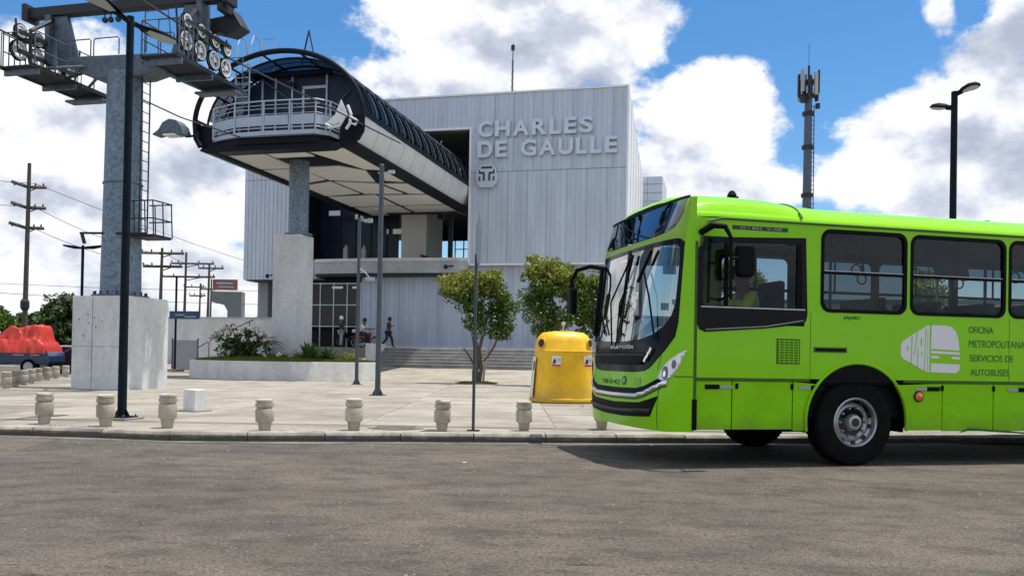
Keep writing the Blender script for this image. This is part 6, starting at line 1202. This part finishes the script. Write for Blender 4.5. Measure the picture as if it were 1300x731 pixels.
# ------------------------------------------------------------------ people
def chain_mesh(name, J, E, mt, parent, sub=1, root=0):
    me = bpy.data.meshes.new(name); keys = list(J); me.from_pydata([J[k][0] for k in keys], [(keys.index(a), keys.index(b)) for a, b in E], []); me.materials.append(MT[mt])
    ob = bpy.data.objects.new(name, me); S.collection.objects.link(ob); ob.parent = parent; md = ob.modifiers.new('skin', 'SKIN'); md.use_smooth_shade = True
    for i, k in enumerate(keys): v = me.skin_vertices[0].data[i]; r = J[k][1]; v.radius = (r, r) if not isinstance(r, tuple) else r; v.use_root = (i == root)
    s = ob.modifiers.new('sub', 'SUBSURF'); s.levels = sub; s.render_levels = sub; return ob
def person(label, loc, rz, pose, top, legs, hat=None, feet=True):
    t = thing('person', label, 'person', loc, rz); P = pose; J = {}; E = []
    def j(k, p, r): J[k] = (p, r)
    hip = P['hip']; ch = P['chest']; nk = P['neck']; hd = P['head']
    j('hip', hip, .13); j('waist', tuple((a+b)/2 for a, b in zip(hip, ch)), .11); j('chest', ch, .14); j('neck', nk, .055); j('head', hd, .085); j('crown', (hd[0]+P.get('hl', (0, 0, .09))[0], hd[1], hd[2]+.1), .075)
    j('nose', (hd[0]+.095, hd[1], hd[2]-.01), .018)
    E += [('hip', 'waist'), ('waist', 'chest'), ('chest', 'neck'), ('neck', 'head'), ('head', 'crown'), ('head', 'nose')]
    for s in ('l', 'r'):
        sg = 1 if s == 'l' else -1
        j('ear'+s, (hd[0]-.005, hd[1]+sg*.088, hd[2]), .02); E.append(('head', 'ear'+s))
        hx = (hip[0], hip[1]+sg*.09, hip[2]-.05); kn = P['knee'+s]; an = P['ank'+s]; j('hx'+s, hx, .085); j('kn'+s, kn, .058); j('an'+s, an, .04); j('to'+s, (an[0]+.15, an[1], an[2]-.05), .03); E += [('hip', 'hx'+s), ('hx'+s, 'kn'+s), ('kn'+s, 'an'+s), ('an'+s, 'to'+s)]
        sh = (ch[0], ch[1]+sg*.18, ch[2]+.06); el = P['elb'+s]; wr = P['wri'+s]; j('sh'+s, sh, .06); j('el'+s, el, .042); j('wr'+s, wr, .028)
        d = (Vector(wr)-Vector(el)).normalized(); pm = Vector(wr)+d*.07; j('pm'+s, tuple(pm), .03); E += [('chest', 'sh'+s), ('sh'+s, 'el'+s), ('el'+s, 'wr'+s), ('wr'+s, 'pm'+s)]
        sd_ = d.cross(Vector((0, 0, 1)) if abs(d.z) < .8 else Vector((1, 0, 0))).normalized()
        for f in range(4):
            b = pm+d*.03+sd_*(f-1.5)*.02; l = (.055, .07, .065, .05)[f]; c = d.cross(sd_)*.4
            j(f'f{f}'+s, tuple(b+d*l*.5), .009); j(f'g{f}'+s, tuple(b+(d+c).normalized()*l), .008); E += [('pm'+s, f'f{f}'+s), (f'f{f}'+s, f'g{f}'+s)]
        j('th'+s, tuple(Vector(wr)+d*.05+sd_*.05), .01); E.append(('wr'+s, 'th'+s))
    chain_mesh('body', J, E, 'skin', t)
    def sub(name, mt, ks, k_, es):
        JJ = {a: (J[a][0], J[a][1]+k_) for a in ks}; chain_mesh(name, JJ, es, mt, t)
    sub('shirt', top, ['chest', 'waist', 'hip', 'shl', 'ell', 'shr', 'elr'], .018, [('chest', 'waist'), ('waist', 'hip'), ('chest', 'shl'), ('shl', 'ell'), ('chest', 'shr'), ('shr', 'elr')])
    sub('trousers', legs, ['hip', 'hxl', 'knl', 'anl', 'hxr', 'knr', 'anr'], .021, [('hip', 'hxl'), ('hxl', 'knl'), ('knl', 'anl'), ('hip', 'hxr'), ('hxr', 'knr'), ('knr', 'anr')])
    for s in 'lr': chain_mesh('shoe', {'a': (J['an'+s][0], .05), 'b': ((J['to'+s][0][0], J['to'+s][0][1], J['to'+s][0][2]), .042)}, [('a', 'b')], 'shoe', t)
    m = MB(); m.lathe([(.0, .19), (.06, .18), (.10, .13), (.118, .06), (.115, .0), (.10, -.03)][::-1], 20, (hd[0]-.012, hd[1], hd[2]+.0)); m.build('helmet' if hat == 'helmet' else ('cap' if hat else 'hair'), hat if hat in MT else 'hair', t, smooth=True)
    m = MB()
    for sg in (-1, 1): m.lathe([(0, -.012), (.011, 0), (0, .012)], 8, (hd[0]+.082, hd[1]+sg*.032, hd[2]+.012))
    m.build('eye', 'hair', t); return t
stand = dict(hip=(0, 0, .92), chest=(.0, 0, 1.32), neck=(.0, 0, 1.48), head=(.02, 0, 1.60), kneel=(.04, .11, .5), kneer=(.0, -.11, .5), ankl=(.02, .12, .09), ankr=(-.03, -.12, .09), elbl=(.02, .26, 1.12), elbr=(.05, -.25, 1.12), wril=(.22, .2, 1.0), wrir=(.24, -.18, 1.02))
walkp = dict(hip=(0, 0, .9), chest=(.04, 0, 1.29), neck=(.06, 0, 1.45), head=(.08, 0, 1.57), kneel=(.18, .1, .52), kneer=(-.05, -.1, .5), ankl=(.25, .1, .1), ankr=(-.33, -.1, .2), elbl=(-.1, .25, 1.08), elbr=(.12, -.25, 1.1), wril=(-.05, .26, .86), wrir=(.3, -.2, 1.2))
sit = dict(hip=(0, 0, .82), chest=(.1, 0, 1.2), neck=(.13, 0, 1.37), head=(.16, 0, 1.49), kneel=(.4, .2, .72), kneer=(.4, -.2, .72), ankl=(.25, .22, .32), ankr=(.25, -.22, .32), elbl=(.3, .28, 1.02), elbr=(.3, -.28, 1.02), wril=(.55, .27, 1.05), wrir=(.55, -.27, 1.05))
LZ = 1.65
person('person in dark clothes walking right along the station wall', BW(-18.6, 45.7, LZ), -A14, walkp, 'cloth_navy', 'cloth_black', 'hair')
person('person in a dark jacket and light jeans with a white helmet, standing by the motorbikes', BW(-21.3, 45.3, LZ), rad(30), stand, 'cloth_black', 'cloth_jeans', 'helmet')
def motorbike(label, loc, rz, mt):
    t = thing('motorbike', label, 'motorbike', loc, rz)
    for x_ in (-.62, .64):
        m = MB(); m.lathe([(.23, -.04), (.29, -.05), (.31, 0), (.29, .05), (.23, .04)], 28, (x_, 0, .31), 'y', cap=False); q = m.build('wheel', 'rubber', t, smooth=True); m = MB(); m.lathe([(.21, -.02), (.235, -.03), (.235, .03), (.21, .02)], 24, (x_, 0, .31), 'y', cap=False)
        for k in range(10): a = 2*PI*k/10; m.tube([(x_, 0, .31), (x_+.22*math.cos(a), 0, .31+.22*math.sin(a))], .006, 4)
        m.build('rim', 'alloy', q)
    m = MB(); m.prism([(-.35, .75), (.0, .72), (.1, .8), (.35, .86), (.42, .76), (.25, .5), (-.1, .48)], 'y', -.12, .12); m.build('tank', mt, t, bevel=.04)
    m = MB(); m.prism([(-.75, .78), (-.6, .84), (.05, .80), (.05, .74), (-.6, .74)], 'y', -.13, .13); m.build('saddle', 'black_trim', t, bevel=.03)
    m = MB(); m.box(-.15, .25, -.14, .14, .28, .55); m.tube([(-.6, .09, .3), (.1, .12, .32)], .035, 6); m.build('engine', 'steel_dark', t, bevel=.03)
    m = MB(); m.tube([(.64, .06, .31), (.42, .06, .95)], .022, 6); m.tube([(.64, -.06, .31), (.42, -.06, .95)], .022, 6); m.tube([(.3, .32, 1.05), (.4, .12, 1.0), (.4, -.12, 1.0), (.3, -.32, 1.05)], .014, 6); m.build('fork', 'alloy', t)
    m = MB(); m.lathe([(.02, -.05), (.085, .02), (.085, .05)], 14, (.5, 0, .92), 'x'); m.build('headlight', 'lens', t); m = MB(); m.prism([(-.85, .62), (-.5, .68), (-.5, .64), (-.85, .55)], 'y', -.07, .07); m.prism([(.35, .62), (.65, .66), (.9, .5), (.88, .46), (.65, .62)], 'y', -.06, .06); m.build('mudguard', mt, t)
    return t
motorbike('dark motorbike under the rider in the white shirt', BW(-19.95, 45.5, LZ), rad(-20), 'dark_red_paint')
person('rider in a white shirt and dark cap sitting on the dark red motorbike', BW(-20.1, 45.5, LZ), rad(-20), sit, 'cloth_white', 'cloth_black', 'hair')
motorbike('black motorbike beside the person with the white helmet', BW(-20.95, 45.9, LZ), rad(200), 'black_gloss')
h = BW(-20.75, 45.85, LZ+.82); m = MB(); m.lathe([(.05, .0), (.12, .02), (.13, .1), (.1, .2), (0, .24)], 18); o = m.build('helmet', 'helmet', smooth=True); o.location = h; tag(o, 'round white helmet resting on the saddle of the black motorbike', 'helmet')
dp = BWp-lf*1.25+fw*1.0+lf*.6; person('bus driver in a lime safety vest sitting behind the side window', (dp.x, dp.y, .70), PI+BA, sit, 'vest_lime', 'cloth_black', 'hair')
# litter on the road and the plaza
for k, (x_, y_, z_, s_, l) in enumerate([(-.5, 9.6, .0, .03, 'small white scrap of paper lying on the asphalt, left of the middle'), (4.9, 7.9, .0, .035, 'pale pebble on the asphalt near the right edge'), (1.6, 19.5, .115, .05, 'dark clod lying in front of the yellow container'), (1.75, 11.9, .0, .045, 'crumpled pale litter on the gutter under the bus nose'), (1.95, 11.95, .0, .035, 'second smaller litter scrap on the gutter under the bus nose')]):
    m = MB(); R_ = random.Random(k); vs = [(math.cos(a)*s_*R_.uniform(.6, 1.2), math.sin(a)*s_*R_.uniform(.6, 1.2), R_.uniform(.004, .02)) for a in [PI/3*q for q in range(6)]]+[(0, 0, s_*.7)]; m.add(vs, [(q, (q+1) % 6, 6) for q in range(6)]); o = m.build('litter', 'dark_patch' if k == 2 else 'paper'); o.location = (x_, y_, z_); tag(o, l, 'litter')

m = MB(); R_ = random.Random(41)
for k in range(2600):
    x_, y_ = R_.uniform(-8, 9), 3.2+8.6*R_.random()**.8
    if k % 3 == 0: y_ = curb_y(x_)-R_.random()**2*.6
    if y_ > curb_y(x_)-.01: continue
    s_ = R_.uniform(.004, .013)*(1.6 if k % 37 == 0 else 1); a = R_.uniform(0, 6.3); vs = [(x_+s_*math.cos(a+q*1.57)*R_.uniform(.7, 1.2), y_+s_*math.sin(a+q*1.57)*R_.uniform(.7, 1.2), .001) for q in range(4)]+[(x_, y_, s_*.8)]
    m.add(vs, [(0, 1, 4), (1, 2, 4), (2, 3, 4), (3, 0, 4)])
o = m.build('grit', 'grit_stone', fix=False); tag(o, 'loose grit and tiny stones scattered over the asphalt and along the kerb', 'grit', None, 'stuff')
m = MB()
for k in range(420):
    x_ = R_.uniform(-9, 12); y_ = curb_y(x_)+.235+R_.uniform(-.01, .02)
    if mn.noise((x_*.6, 3, 1)) < .05: continue
    for q in range(3): a = R_.uniform(0, 6.3); h = R_.uniform(.02, .06); m.add([(x_-.006, y_, .1), (x_+.006, y_, .1), (x_+.03*math.cos(a), y_+.03*math.sin(a), .1+h)], [(0, 1, 2)])
o = m.build('weeds', 'grass', fix=False); tag(o, 'tufts of weeds growing in the joint behind the kerb', 'weeds', None, 'stuff')

DZ = 0
tree('tree behind the bus, seen only through its second passenger window', (12.6, 27.0, .1), [((0, 0, 2.7), (1.1, 1, .8), 16, False), ((.3, 0, 3.5), (.7, .7, .5), 8, True), ((-.5, 0, 2.0), (.7, .6, .4), 7, False)], [([(0, 0, 0), (.05, 0, 1.2), (.1, 0, 2.6)], [.12, .1, .05], 'bark')], 51)
tree('tree behind the bus cab, seen only through the driver side window', (7.6, 28.5, .1), [((0, 0, 3.1), (1.2, 1, .8), 18, False), ((-.4, 0, 4.0), (.8, .7, .5), 9, True), ((.6, 0, 2.3), (.7, .6, .5), 7, False)], [([(0, 0, 0), (-.05, 0, 1.4), (.1, 0, 3.0)], [.13, .1, .05], 'bark'), ([(.1, 0, .2), (.5, 0, 1.6), (.8, 0, 2.6)], [.07, .05, .03], 'bark_pale')], 52)
t = thing('white_shed', 'long low white building far behind the bus, seen only through its windows', 'building', (24, 62, .3), -A14)
m = MB(); m.box(-12, 16, 0, 8, 0, 5.2); m.build('wall', 'white_wall', t); m = MB(); m.box(-12.4, 16.4, -.4, 8.4, 5.2, 5.5); m.build('roof', 'grey_block', t)
for k in range(8): m = MB(); m.box(-11+k*3.3, -9+k*3.3, -.04, 0, 1.2 if k % 3 else .0, 3.4); m.build('window' if k % 3 else 'door', 'car_glass', t)
